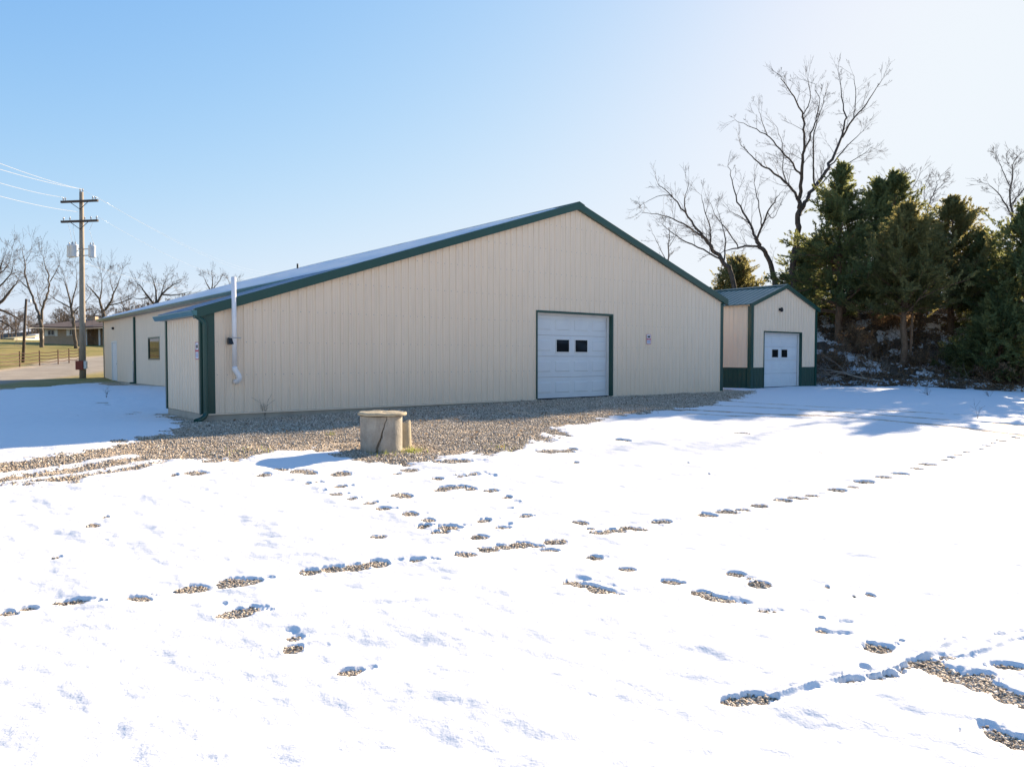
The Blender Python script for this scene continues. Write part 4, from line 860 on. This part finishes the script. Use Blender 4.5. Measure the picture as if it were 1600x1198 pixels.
# cedars
def cedar(px, pytop, Y, hw_px, label, pybase=None, matn='cedar_a', seed=1, nbr=230, name='cedar_tree', group='cedars on the wooded bank', open_=.55, lean=0, stems=1, zlow=.10, xy=None, height=None):
    global rs
    keep = rs; rs = np.random.RandomState(seed)
    if xy is None:
        p = at(px, 560, Y); xb, yb = p[0], p[1]; z0 = zg1(xb, yb)-.15; top = at(px, pytop, Y)[2]; Hh = top-z0; Wd = 1.04*hw_px/F*Y
    else: xb, yb = xy; z0 = zg1(xb, yb)-.15; Hh = height; Wd = hw_px
    root = empty(name, (xb, yb, z0), 0, label, 'tree', group)
    tb = TB(); cr = []; tones = []; tw = TB()
    ax = [np.array([0, 0, 0.])]
    for k in range(1, 9): ax.append(np.array([lean*Hh*(k/8)**1.5+.05*rs.randn(), .06*rs.randn(), Hh*k/8]))
    def axp(h): q = h*8; i = int(min(q, 7)); return ax[i]*(1-(q-i))+ax[i+1]*(q-i)
    tb.add(ax, [max(.024*Hh*(1-k/8.3), .012) for k in range(9)], 8)
    if stems > 1:
        a2 = [np.array([.28+.03*k, -.1, Hh*.11*k]) for k in range(6)]; tb.add(a2, [.010*Hh*(1-k/7) for k in range(6)], 7)
    LV, LF = [], []
    lob = rs.rand(6)*2*pi
    def env(h, a):   # radius of the crown at height share h and direction a
        e = np.interp(h, [0, zlow, .20, .36, .55, .72, .86, .95, 1], [.7, .88, 1.0, .98, .78, .52, .28, .12, .02])
        return Wd*e*(1+.24*sin(2*a+lob[0]+4*h)+.16*sin(3*a+lob[1]-7*h)+.12*sin(5*a+lob[2]+11*h))
    for b in range(int(nbr*.60)):
        h = zlow+(1-zlow)*rs.rand()**.92
        a = rs.rand()*2*pi; Lb = env(h, a)*rs.uniform(.45, 1.30)
        p = axp(h*.985); el = np.interp(h, [0, .3, .7, 1], [.0, .25, .6, 1.1])+rs.uniform(-.12, .2)
        d = np.array([cos(a)*cos(el), sin(a)*cos(el), sin(el)]); pts = [p]; nn = 6
        for k in range(nn-1):
            d = d+rv3()*.10+np.array([0, 0, .05 if k > 2 else -.02]); d /= np.linalg.norm(d); pts.append(pts[-1]+d*Lb/(nn-1))
        tb.add(pts, [max(.006, .016*Lb*(1-k/nn)*1.1) for k in range(nn)], 4)
        tone_b = rs.uniform(.1, .9)
        nsp = int(3+Lb*4.6)
        for s_i in range(nsp):
            t = rs.uniform(.22 if h > .3 else .40, 1.02)*(nn-1); i = int(min(t, nn-2)); f = t-i; q = pts[i]*(1-f)+pts[i+1]*f
            dd = d*.9+rv3()*.55+np.array([0, 0, .25]); dd /= np.linalg.norm(dd); sl = rs.uniform(.45, 1.0)*(1 if h < .85 else .6)
            nf = 26; tt = rs.rand(nf)**.8
            c = q[None]+dd[None]*(tt*sl)[:, None]+rs.randn(nf, 3)*(.022+.055*(1-tt))[:, None]
            fd = dd[None]*1.0+rs.randn(nf, 3)*.45; fd /= np.linalg.norm(fd, axis=1, keepdims=True)
            sd_ = np.cross(fd, rs.randn(nf, 3)); sd_ /= np.linalg.norm(sd_, axis=1, keepdims=True)
            ll = rs.uniform(.12, .28, nf)[:, None]; ww = rs.uniform(.018, .042, nf)[:, None]
            quad = np.stack([c-fd*ll*.5, c+sd_*ww, c+fd*ll*.5, c-sd_*ww], 1); LV.append(quad.reshape(-1, 3))
            tn = np.clip(tone_b*.6+.6*rs.rand()-.1+.08*rs.randn(nf), 0, 1); tones.append(np.repeat(tn, 4))
    LVa = np.concatenate(LV); Fa = np.arange(len(LVa)).reshape(-1, 4)
    tb.build('trunk', M['cedarbark'], root); c = mesh_np('crown', LVa, Fa, M[matn], root); attr(c, 'tone', np.concatenate(tones))
    rs = keep; return root
cedar(1310, 258, 43, 78, 'tall dark green cedar rising directly behind the right side of the small shed', seed=31, nbr=340, zlow=.17)
cedar(1368, 286, 45, 48, 'dark cedar with a narrow double top between the tall dark cedar and the yellowish ones', seed=32, nbr=240)
cedar(1412, 322, 39.5, 72, 'yellowish green cedar with bare twin trunks in the middle of the bank', matn='cedar_b', seed=33, nbr=330, zlow=.31, stems=2)
cedar(1484, 312, 42, 66, 'broad rusty green cedar right of the twin-trunked cedar', matn='cedar_b', seed=34, nbr=340, zlow=.17)
cedar(1531, 362, 41, 46, 'shorter dark cedar in the gap left of the cedar at the picture edge', seed=35, nbr=220)
cedar(1602, 318, 38, 82, 'large dark cedar cut by the right edge of the picture', seed=36, nbr=300, zlow=.08)
cedar(1560, 470, 36.5, 56, 'low bushy cedar at the foot of the bank on the right', seed=37, nbr=200, zlow=.03)
cedar(1150, 408, 50, 40, 'small cedar top showing between the two leaning bare trees above the shed roof', matn='cedar_b', seed=38, nbr=150)
cedar(1262, 384, 47, 36, 'dark cedar around the trunk foot of the tallest bare tree', seed=39, nbr=220)
cedar(0, 0, 0, 2.6, 'dark cedar of the back row behind the yellowish cedar, added to cast shade', seed=41, nbr=230, xy=(23.8, 46.5), height=8.2)  # extra cedar, put in to throw shade on the snow before the shed
print('T trees', time.time()-T0)
# ------------------------------------------------------------------ undergrowth on the bank (stuff)
tb = TB(); n = 0
for k in range(5200):
    x = rs.uniform(13, 40); y = rs.uniform(30, 50); b = float(bankdist(np.array(x), np.array(y)))
    if b < .4 or abs(x/y) > .9: continue
    if rs.rand() > (.75 if b > 3 else .35): continue
    z = zg1(x, y); L = rs.uniform(.4, 1.8); a = rs.rand()*2*pi; el = rs.uniform(.05, 1.3)
    d = np.array([cos(a)*cos(el), sin(a)*cos(el), sin(el)])
    pts = [np.array([x, y, z])]
    for q in range(4): d = d+rv3()*.2+np.array([0, 0, -.05]); d /= np.linalg.norm(d); pts.append(pts[-1]+d*L/4)
    r0 = rs.uniform(.006, .018); tb.add(pts, [r0, r0*.9, r0*.7, r0*.5, r0*.3], 3)
    for c in range(3): 
        e = d+rv3()*.7; e /= np.linalg.norm(e); s0 = pts[rs.randint(1, 4)]; tb.add([s0, s0+e*L*.2, s0+(e+rv3()*.3)*L*.4], [r0*.5, r0*.4, r0*.2], 3)
o = tb.build('undergrowth', M['twig']); tag(o, 'tangle of dead twigs and brush covering the shaded bank', 'undergrowth', kind='stuff')
def leafscatter(name, n, region, matn, label, size=(.04, .09), up=0.0, clump=0):
    x, y = region(n); z = zg(x, y)+rs.rand(len(x))*up; k = len(x)
    fd = rs.randn(k, 3); fd[:, 2] *= .5; fd /= np.linalg.norm(fd, axis=1, keepdims=True); sd_ = np.cross(fd, rs.randn(k, 3)); sd_ /= np.linalg.norm(sd_, axis=1, keepdims=True)
    L = rs.uniform(*size, k)[:, None]; c = np.stack([x, y, z+.02], 1); q = np.stack([c-fd*L, c+sd_*L*.5, c+fd*L, c-sd_*L*.5], 1).reshape(-1, 3)
    o = mesh_np(name, q, np.arange(len(q)).reshape(-1, 4), M[matn]); attr(o, 'tone', np.repeat(rs.rand(k), 4)); tag(o, label, 'leaves', kind='stuff'); return o
def reg(n):
    x = rs.uniform(13, 40, n); y = rs.uniform(30, 52, n); b = bankdist(x, y); T = snowT(x, y); dens = fbm(x*.7, y*.7, 3, 71)
    ok = (b > .1) & (T < .02) & (dens > -.35); return x[ok], y[ok]
leafscatter('leaf_litter', 90000, reg, 'dryleaf', 'brown dead leaves and weeds lying on the bank under the cedars', up=.22)

def reg2(n):
    x = rs.uniform(-9, 9, n); y = rs.uniform(10, 27, n); a_, b_ = sdw(x, y); ok = (polysd(x, y, gravel_poly) > .1) & (b_ < -.1); return x[ok], y[ok]
leafscatter('fallen_leaves', 700, reg2, 'dryleaf', 'scattered dry leaves on the gravel in front of the long building', size=(.025, .05))
M['deadwood'] = mottled('weathered_dead_wood', (.42,.36,.29), (.26,.22,.18), 4, .9)
M['brush'] = mottled('dry_brush', (.24,.19,.14), (.13,.10,.08), .7, .9)
bpy.data.objects['undergrowth'].data.materials[0] = M['brush']
# low shrubs with dry brown leaves on the bank, one thing each
def shrub(px, py, h, wd, label, seed, leaf=True, matn='dryleaf', n=16, Y=None, dens=1.):
    global rs
    keep = rs; rs = np.random.RandomState(seed); p = G(px, py) if Y is None else np.array([at(px, py, Y)[0], Y, 0]); p[2] = zg1(p[0], p[1])
    root = empty('shrub', (p[0], p[1], p[2]), 0, label, 'shrub', 'shrubs on the bank'); tb = TB(); LV = []; tn = []
    for k in range(n):
        a = rs.rand()*2*pi; el = rs.uniform(.5, 1.4); d = np.array([cos(a)*cos(el), sin(a)*cos(el), sin(el)])
        grow(tb, rv3()*np.array([wd*.25, wd*.25, 0])*.6, d, h*rs.uniform(.6, 1.1), .012, 2, .03, .2, (5, 3), rmin=.004)
    vtx, f = tb.arrays(); mesh_np('stems', vtx, f, M['twig'], root, smooth=True)
    if leaf:
        k = int(1500*dens*wd*h); sel = vtx[rs.randint(0, len(vtx), k)]; sel = sel[sel[:, 2] > h*.15]; k = len(sel); fd = rs.randn(k, 3); fd /= np.linalg.norm(fd, axis=1, keepdims=True)
        sd_ = np.cross(fd, rs.randn(k, 3)); sd_ /= np.linalg.norm(sd_, axis=1, keepdims=True); L = rs.uniform(.025, .06, k)[:, None]; c = sel+rs.randn(k, 3)*.04
        q = np.stack([c-fd*L, c+sd_*L*.6, c+fd*L, c-sd_*L*.6], 1).reshape(-1, 3); o = mesh_np('leaves', q, np.arange(len(q)).reshape(-1, 4), M[matn], root); attr(o, 'tone', np.repeat(rs.rand(k), 4))
    rs = keep; return root
shrub(1300, 560, 1.5, 2.2, 'brown leafy thicket right against the corner of the small shed', 41, Y=39.5, n=26)
shrub(1345, 560, 1.7, 2.4, 'russet bush on the slope a little right of the small shed', 42, Y=41, n=26)
shrub(1390, 540, 1.4, 2.0, 'sunlit orange-brown bush higher up behind the twin-trunked cedar', 43, Y=43, n=24)
shrub(1500, 560, 1.6, 2.4, 'dark green shrub at the bank foot under the rusty cedar', 44, matn='cedar_a', Y=38.2, n=28, dens=2)
shrub(1440, 560, .9, 1.8, 'low brown bush between the twin-trunked cedar and the rusty one', 45, Y=39, n=24)
shrub(1555, 560, 1.5, 2.4, 'tan dry bush at the foot of the bank near the right edge', 46, Y=36.8, n=28)
shrub(1600, 560, 1.6, 2.4, 'olive bush cut by the right edge at the bank foot', 47, matn='cedar_b', Y=36, n=28, dens=1.6)
# fallen branches beside the shed
def fallen(px, py, L, a, label, seed, r=.04, Y=None):
    global rs
    keep = rs; rs = np.random.RandomState(seed); p = G(px, py); tb = TB(); d = np.array([cos(a), sin(a), .10])
    grow(tb, np.array([0, 0, .08]), d, L, r, 2, .03, .12, (7, 4), rmin=.007, npt=7); vtx, f = tb.arrays()
    vtx[:, 2] = np.maximum(vtx[:, 2], .0)
    root = mesh_np('fallen_branch', vtx, f, M['deadwood'], None, smooth=True); root.location = (p[0], p[1], p[2]); tag(root, label, 'branch', 'cut branches lying beside the shed'); rs = keep
fallen(1300, 600, 2.6, R(115), 'pale forked dead branch standing up beside the right corner of the shed', 51, .05)
fallen(1275, 602, 2.4, R(40), 'thin dead branch lying against the green base of the shed', 52)
fallen(1340, 600, 3.4, R(20), 'long dead branch lying flat at the snow edge right of the shed', 53, .05)
fallen(1380, 598, 3.2, R(150), 'dark dead branch pointing back to the shed at the bank foot', 54, .06)
fallen(1420, 590, 2.8, R(60), 'dead branch lying under the twin-trunked cedar', 55, .05)
fallen(1320, 592, 2.6, R(170), 'grey dead branch heaped behind the pale forked one', 56, .045)
o = None

# weeds
def weed(px, py, h, n, label, seed, spread=.25):
    global rs
    keep = rs; rs = np.random.RandomState(seed); p = G(px, py); tb = TB()
    for k in range(n):
        a = rs.rand()*2*pi; d = np.array([cos(a)*spread, sin(a)*spread, 1]); grow(tb, np.array([0, 0, -.02]), d, h*rs.uniform(.5, 1), .006, 1, .02, .08, (4,), rmin=.0025)
    vtx, f = tb.arrays(); o = mesh_np('dead_weed', vtx, f, M['twig'], None); o.location = p; tag(o, label, 'weed', 'dead weeds'); rs = keep
weed(413, 653, .62, 4, 'dead weed stalks standing against the gable wall between the vent pipe and the well', 61)
weed(166, 622, .55, 3, 'thin dry weed stalk in the shaded snow near the walk door', 62, .1)
weed(1527, 655, .7, 2, 'thin dry stalk standing alone in the shaded snow on the far right', 63, .1)
weed(1450, 618, .6, 7, 'clump of dry twigs poking out of the shaded snow before the bank', 64, .6)
weed(1545, 620, .5, 6, 'dry twigs in the snow below the low bushy cedar', 65, .6)
# grass tufts at the well
LV = []; tn = []
for (cx, cy, n_, sp) in ((WX+WR+.18, WY-.12, 160, .14), (WX+.1, WY-WR-.06, 60, .15), (WX-1.3, WY+1.6, 26, .06), (WX+2.2, WY+.2, 30, .3), (WX-2.2, WY-.6, 40, .3)):
    x = cx+rs.randn(n_)*sp; y = cy+rs.randn(n_)*sp*.7; z = zg(x, y); h = rs.uniform(.03, .11, n_); a = rs.rand(n_)*pi; dx = np.cos(a)*.006; dy = np.sin(a)*.006; lx = rs.randn(n_)*.03; ly = rs.randn(n_)*.03
    q = np.stack([np.stack([x-dx, y-dy, z], 1), np.stack([x+dx, y+dy, z], 1), np.stack([x+lx, y+ly, z+h], 1)], 1); LV.append(q.reshape(-1, 3)); tn.append(np.repeat(rs.rand(n_), 3))
q = np.concatenate(LV); o = mesh_np('grass', q, np.arange(len(q)).reshape(-1, 3), M['drygrass']); attr(o, 'tone', np.concatenate(tn)); tag(o, 'short yellow-green grass tufts around the foot of the well', 'grass', kind='stuff')

# ------------------------------------------------------------------ utility pole
PY_ = 45.0
def pole_xyz(px, py): return at(px, py, PY_)
pb = pole_xyz(129.5, 600); px_, py_ = pb[0], pb[1]; pz = zg1(px_, py_)-.3; ptop = pole_xyz(127, 300)[2]
UP = empty('utility_pole', (px_, py_, pz), 0, 'tall wooden utility pole with two crossarms and three grey transformers', 'utility pole')
Hp = ptop-pz; LX = pole_xyz(127.2, 300)[0]-pb[0]
MB().tube([(0,0,0),(LX*.3,0,Hp*.3),(LX*.6,0,Hp*.6),(LX,0,Hp)], [.19,.17,.145,.115], 14).build('pole', M['wood_pole'], UP, smooth=True)
zof = lambda py: pole_xyz(128, py)[2]-pz
ca = R(-10)
def arm(z, name='crossarm'):
    q = MB(); L = 1.25; x, y = L*cos(ca), L*sin(ca)
    n_ = (-sin(ca)*.06, cos(ca)*.06); off = -.17
    vs = []
    for sx in (-1, 1):
        for sn in (-1, 1):
            for szz_ in (-.065, .065): vs.append((sx*x+sn*n_[0]-sin(ca)*off+LX*z/Hp, sx*y+sn*n_[1]+cos(ca)*off, z+szz_))
    q.add(vs, [(0,1,3,2),(4,6,7,5),(0,4,5,1),(2,3,7,6),(0,2,6,4),(1,5,7,3)])
    a = q.build(name, M['wood_dark'], UP, bevel=.01)
    for sg in (-1, 1):
        MB().tube([(sg*.62*cos(ca)+LX*z/Hp, sg*.62*sin(ca)-.24, z-.05), (LX*z/Hp, -.18, z-.48)], .02, 6).build('brace', M['wood_dark'], a)
    return a
def insul(parent, t, z, h=.2, r=.045):
    MB().lathe([(.012, z), (.014, z+.05), (r, z+.06), (r*.7, z+.10), (r*1.05, z+.11), (r*.6, z+.16), (r*.7, z+h*.9), (.02, z+h)], 10, (t*cos(ca)+LX*z/Hp, t*sin(ca)-.17)).build('insulator', M['porcelain'], parent, smooth=True)
z1 = zof(315.5); z2 = zof(346.5)
a1 = arm(z1); a2 = arm(z2)
for t in (-1.12, -.98, .88, 1.05): insul(a1, t, z1+.065)
for t in (-1.12, -.68, .32, .74, 1.12): insul(a2, t, z2+.065)
for t in (-.06, .10):
    MB().lathe([(.012, Hp-.02), (.014, Hp+.04), (.05, Hp+.06), (.035, Hp+.11), (.05, Hp+.12), (.02, Hp+.2)], 10, (t+LX, -.02)).build('insulator', M['porcelain'], UP, smooth=True)
for (tx, ty, r_) in ((-.60, -.12, .20), (-.24, -.38, .215), (.64, -.05, .20)):
    tx += LX*.7
    zb = zof(402.5); h = .70
    T_ = MB().lathe([(r_*.94, zb), (r_, zb+.03), (r_, zb+h-.06), (r_*1.05, zb+h-.05), (r_*1.05, zb+h-.01), (r_*.8, zb+h+.03), (r_*.2, zb+h+.05)], 20, (tx, ty)).build('transformer', M['tank'], UP, smooth=True)
    for k in (-.08, .08):
        MB().lathe([(.025, zb+h+.02), (.05, zb+h+.06), (.03, zb+h+.1), (.045, zb+h+.12), (.02, zb+h+.2)], 8, (tx+k, ty)).build('bushing', M['porcelain'], T_, smooth=True)
    for q_ in (.75, .2): MB().tube([(tx, ty, zb+h*q_), (LX*.7, 0, zb+h*(q_-.04))], .03, 6).build('bracket', M['pipegrey'], T_)
    MB().tube([(tx+.08, ty, zb+h+.2), (tx*.9, ty-.1, zb+h+.9), (tx*1.2, ty*.5-.17, z2-.1)], .008, 5).build('lead_wire', M['wire'], T_)
MB().tube([(.19, -.05, .1), (.16, -.05, Hp*.5), (.13, -.04, Hp*.66)], .035, 8).build('conduit', M['pipegrey'], UP, smooth=True)
MB().box(-.24, .20, -.34, -.17, zof(577.5), zof(563.5)).build('junction_box', M['rust'], UP, bevel=.015)
MB().box(.22, .38, -.28, -.12, zof(576), zof(564)).build('meter_box', M['tank'], UP, bevel=.015)

def wire(p0, p1, sag, label, r=.011, n=24):
    p0 = np.array(p0); p1 = np.array(p1); pts = [tuple(p0*(1-t)+p1*t-np.array([0, 0, 4*sag*t*(1-t)])) for t in np.linspace(0, 1, n)]
    o = MB().tube(pts, r, 6).build('power_line', M['wire'], None, smooth=True); tag(o, label, 'power line', 'power lines on the utility pole'); return o
top = np.array([px_, py_, pz])
A = lambda t, z: top+np.array([t*cos(ca)+LX*z/Hp, t*sin(ca)-.17, z])
wire(top+np.array([LX-.06, 0, Hp+.18]), at(-60, 232, 26), .12, 'topmost wire running left from the tip of the utility pole')
wire(top+np.array([LX+.10, 0, Hp+.16]), at(-60, 246, 26.5), .12, 'second wire from the top, running left from the pole tip')
wire(A(-1.12, z1+.27), at(-60, 267, 27.5), .12, 'wire running left from the left end of the upper crossarm')
wire(top+np.array([-.12, 0, zof(331)]), at(-60, 290, 27), .12, 'lowest wire running left, tied to the pole between the crossarms')
wire(top+np.array([LX, 0, Hp+.17]), at(420, 425, 150), 1.2, 'topmost wire running right over the long building from the pole tip', .0045)
wire(A(1.05, z1+.27), at(430, 428, 150), 1.5, 'wire running right from the right end of the upper crossarm', .005)
wire(A(1.12, z2+.27), at(400, 432, 140), 1.6, 'wire running right from the lower crossarm', .005)
wire(top+np.array([.0, 0, zof(409)]), at(-60, 392, 60), .3, 'thin low wire running left from under the transformers', .006)
wire(top+np.array([.0, 0, zof(409)]), at(330, 450, 130), .8, 'thin low wire running right from under the transformers', .006)

# second, thinner leaning pole
q = G(35.5, 566); q2 = at(41, 467, q[1]); SP = empty('utility_pole', tuple(q), 0, 'thin leaning wooden pole standing in the grass behind the wire fence', 'utility pole')
d = q2-q; MB().tube([(0, 0, -.3), tuple(d*.5), tuple(d)], [.11, .10, .08], 10).build('pole', M['wood_dark'], SP, smooth=True)
MB().tube([tuple(d*.97), tuple(d*.97+np.array([.35, 0, .1]))], .03, 6).tube([tuple(d*.97+np.array([.3, 0, .12])), tuple(d*.97+np.array([.3, 0, -.12]))], [.05, .13], 8).build('lamp', M['tank'], SP)
dpt = q[1]
o = wire(at(-60, 510, dpt), q+d*.55, .3, 'slack thin wire ending on the leaning pole from the left', .010)
o = wire(q+d*.55, at(260, 500, 110), .5, 'slack thin wire from the leaning pole to the brick house', .010)

# ------------------------------------------------------------------ fence in front of the house
M['fence'] = mottled('fence_wood', (.07,.035,.022), (.12,.065,.042), 3, .85)
fp = []
FN = empty('rail_fence', tuple(G(-40, 580)), 0, 'low brown rail fence across the grass in front of the brick house', 'fence')
fo = np.array(G(-40, 580))
posts = [(-40,580),(-5,576),(31,573),(62,571),(91,569),(108,567),(124,566)]
pp = [np.array(G(a, b)) for a, b in posts]
for p in pp:
    q = p-fo; MB().tube([(q[0], q[1], q[2]-.2), (q[0], q[1], q[2]+1.1)], .042, 8).build('post', M['fence'], FN)
for hh in (.25, .48, .72, .96):
    for a, b in zip(pp[:-1], pp[1:]):
        a_ = a-fo; b_ = b-fo; MB().tube([(a_[0], a_[1]-.06, a_[2]+hh), ((a_[0]+b_[0])/2, (a_[1]+b_[1])/2-.06, (a_[2]+b_[2])/2+hh-.06), (b_[0], b_[1]-.06, b_[2]+hh)], .03, 6).build('rail', M['fence'], FN)

# ------------------------------------------------------------------ brick house
HY = 98.0; hl = at(69, 543, HY); hb = hl[2]
m = M['brick'] = mat('brown_brick', (.2,.15,.1), .9); v = coord(m); br = nd(m, 'ShaderNodeTexBrick'); br.inputs['Scale'].default_value = 4
for i, c in ((1, (.50,.34,.22)), (2, (.36,.25,.16)), (3, (.50,.42,.33))): br.inputs[i].default_value = (*c, 1)
mp = nd(m, 'ShaderNodeMapping'); mp.inputs['Rotation'].default_value = (R(90), 0, 0); lk(m, v, mp.inputs[0]); lk(m, mp.outputs[0], br.inputs[0]); lk(m, br.outputs[0], bsdf(m).inputs['Base Color'])
M['shingle'] = mottled('brown_shingle', (.10,.065,.05), (.15,.10,.08), 6, .9)
HS = empty('brick_house', (hl[0], HY, hb), 0, 'low brown brick house with a hipped brown roof and white shutters', 'house')
hx = lambda px: at(px, 540, HY)[0]-hl[0]; hz = lambda py: at(100, py, HY)[2]-hb
HWd = hx(300); wallh = hz(511)
# walls with openings as set-in parts
wl = MB(); wl.box(0, hx(134), 0, .25, -1, wallh); wl.box(hx(134), HWd, 2.0, 2.25, 0, wallh); wl.box(0, .25, .25, 9, 0, wallh); wl.box(HWd-.25, HWd, 2.25, 9, 0, wallh); wl.box(.25, HWd-.25, 8.75, 9, 0, wallh); wl.box(hx(134)-.25, hx(134), .25, 2.25, 0, wallh); wl.build('wall', M['brick'], HS)
e = 1.2; rzt = hz(496.5); x0, x1, y0, y1 = -e, HWd+e, -e, 9+e; ry = 4.5
rf = MB(); rf.add([(x0,y0,wallh),(x1,y0,wallh),(x1,y1,wallh),(x0,y1,wallh),(hx(98),ry,rzt),(x1-6,ry,rzt),(x0,y0,wallh-.18),(x1,y0,wallh-.18),(x1,y1,wallh-.18),(x0,y1,wallh-.18)],
  [(0,1,5,4),(1,2,5),(2,3,4,5),(3,0,4),(0,6,7,1),(1,7,8,2),(2,8,9,3),(3,9,6,0),(6,9,8,7)]); rf.build('roof', M['shingle'], HS)
for a, b, zb, zt, y in ((75, 86, 524.5, 515.5, 0), (109, 115.5, 524, 514.5, 0)):
    W_ = MB().box(hx(a), hx(b), y-.06, y-.002, hz(zb), hz(zt)).build('window', M['whitetrim'], HS)
    xm = (hx(a)+hx(b))/2; MB().box(hx(a)+.08, xm-.04, y-.075, y-.062, hz(zb)+.1, hz(zt)-.08).box(xm+.04, hx(b)-.08, y-.075, y-.062, hz(zb)+.1, hz(zt)-.08).build('pane', M['glass'], W_)
    for q, w_ in ((hx(a)-.38, .34), (hx(b)+.04, .34)): MB().box(q, q+w_, -.05, -.002, hz(zb)-.05, hz(zt)+.05).build('shutter', M['whitetrim'], HS)
for a in (134.5, 155.5): MB().box(hx(a), hx(a)+.2, -.2, 0, .0, wallh).build('porch_column', M['whitetrim'], HS)
DR = MB().box(hx(148), hx(153), 1.93, 1.998, .15, 2.25).build('door', M['whitetrim'], HS); MB().box(hx(149.3), hx(151.7), 1.91, 1.929, .5, 2.0).build('pane', M['glass'], DR)
MB().box(hx(134), HWd, -.3, 2.0, -.8, .15).build('porch_floor', M['paint_found'], HS)
MB().box(hx(112), hx(112)+.8, 4.2, 5.0, rzt-1.2, rzt+.4).build('chimney', M['brick'], HS)
# far sheds at the left
M['farwhite'] = mottled('weathered_white_board', (.55,.55,.56), (.68,.67,.65), 1, .7)
M['yellowroof'] = mottled('tan_sheet_roof', (.36,.31,.17), (.45,.40,.24), 1, .7)
def far_shed(pxa, pxb, pyb, pyt, Y, label, dep=5.0, roofm='yellowroof'):
    p = at(pxa, pyb, Y); z = zg1(p[0], Y)-.1; z0 = min(z, p[2]); r = empty('outbuilding', (p[0], Y, z0), 0, label, 'outbuilding'); W_ = (pxb-pxa)/F*Y; h = at(pxa, pyt, Y)[2]-z0
    MB().box(0, W_, 0, dep, 0, h).build('wall', M['farwhite'], r); MB().prism([(-.3, h-.0), (dep+.3, h+.45), (dep+.3, h+.55), (-.3, h+.12)], 'x', -.3, W_+.3).build('roof', M[roofm], r)
    for k in (.15, .5, .75): MB().box(W_*k, W_*k+.12*W_, -.04, -.003, h*.1, h*.75).build('panel_door', M['tank'], r)
far_shed(8, 22, 538, 529, 130, 'low pale outbuilding with a tan roof at the far left beyond the leaning pole', 5)
far_shed(22, 34, 536.5, 528, 134, 'small white outbuilding with a flat roof directly right of the low pale outbuilding', 4)
far_shed(47, 55, 534, 524, 140, 'small white trailer-like outbuilding left of the forked tree', 4, 'farwhite')

# ------------------------------------------------------------------ distant wood (stuff)
tb = TB(); keep = rs; rs = np.random.RandomState(99)
for k in range(150):
    a = rs.uniform(-R(40), -R(8)); rr_ = rs.uniform(170, 300); x, y = rr_*sin(a), rr_*cos(a); z = zg1(x, y); h = rs.uniform(4.5, 8.5)
    tb.add([np.array([x, y, z]), np.array([x, y, z+h*.5]), np.array([x+rs.randn()*.4, y, z+h])], [.16, .11, .04], 4)
    for c in range(9): aa = rs.rand()*2*pi; grow(tb, np.array([x, y, z+h*rs.uniform(.12, .7)]), np.array([cos(aa), sin(aa), 1.1]), h*.42, .05, 2, .05, .15, (5, 4), rmin=.03)
o = tb.build('distant_wood', M['twig']); rs = keep; tag(o, 'hazy line of bare trees on the far rise behind the brick house', 'wood', kind='stuff')
print('T all', time.time()-T0, 'SCENE BUILT', len(bpy.data.objects))
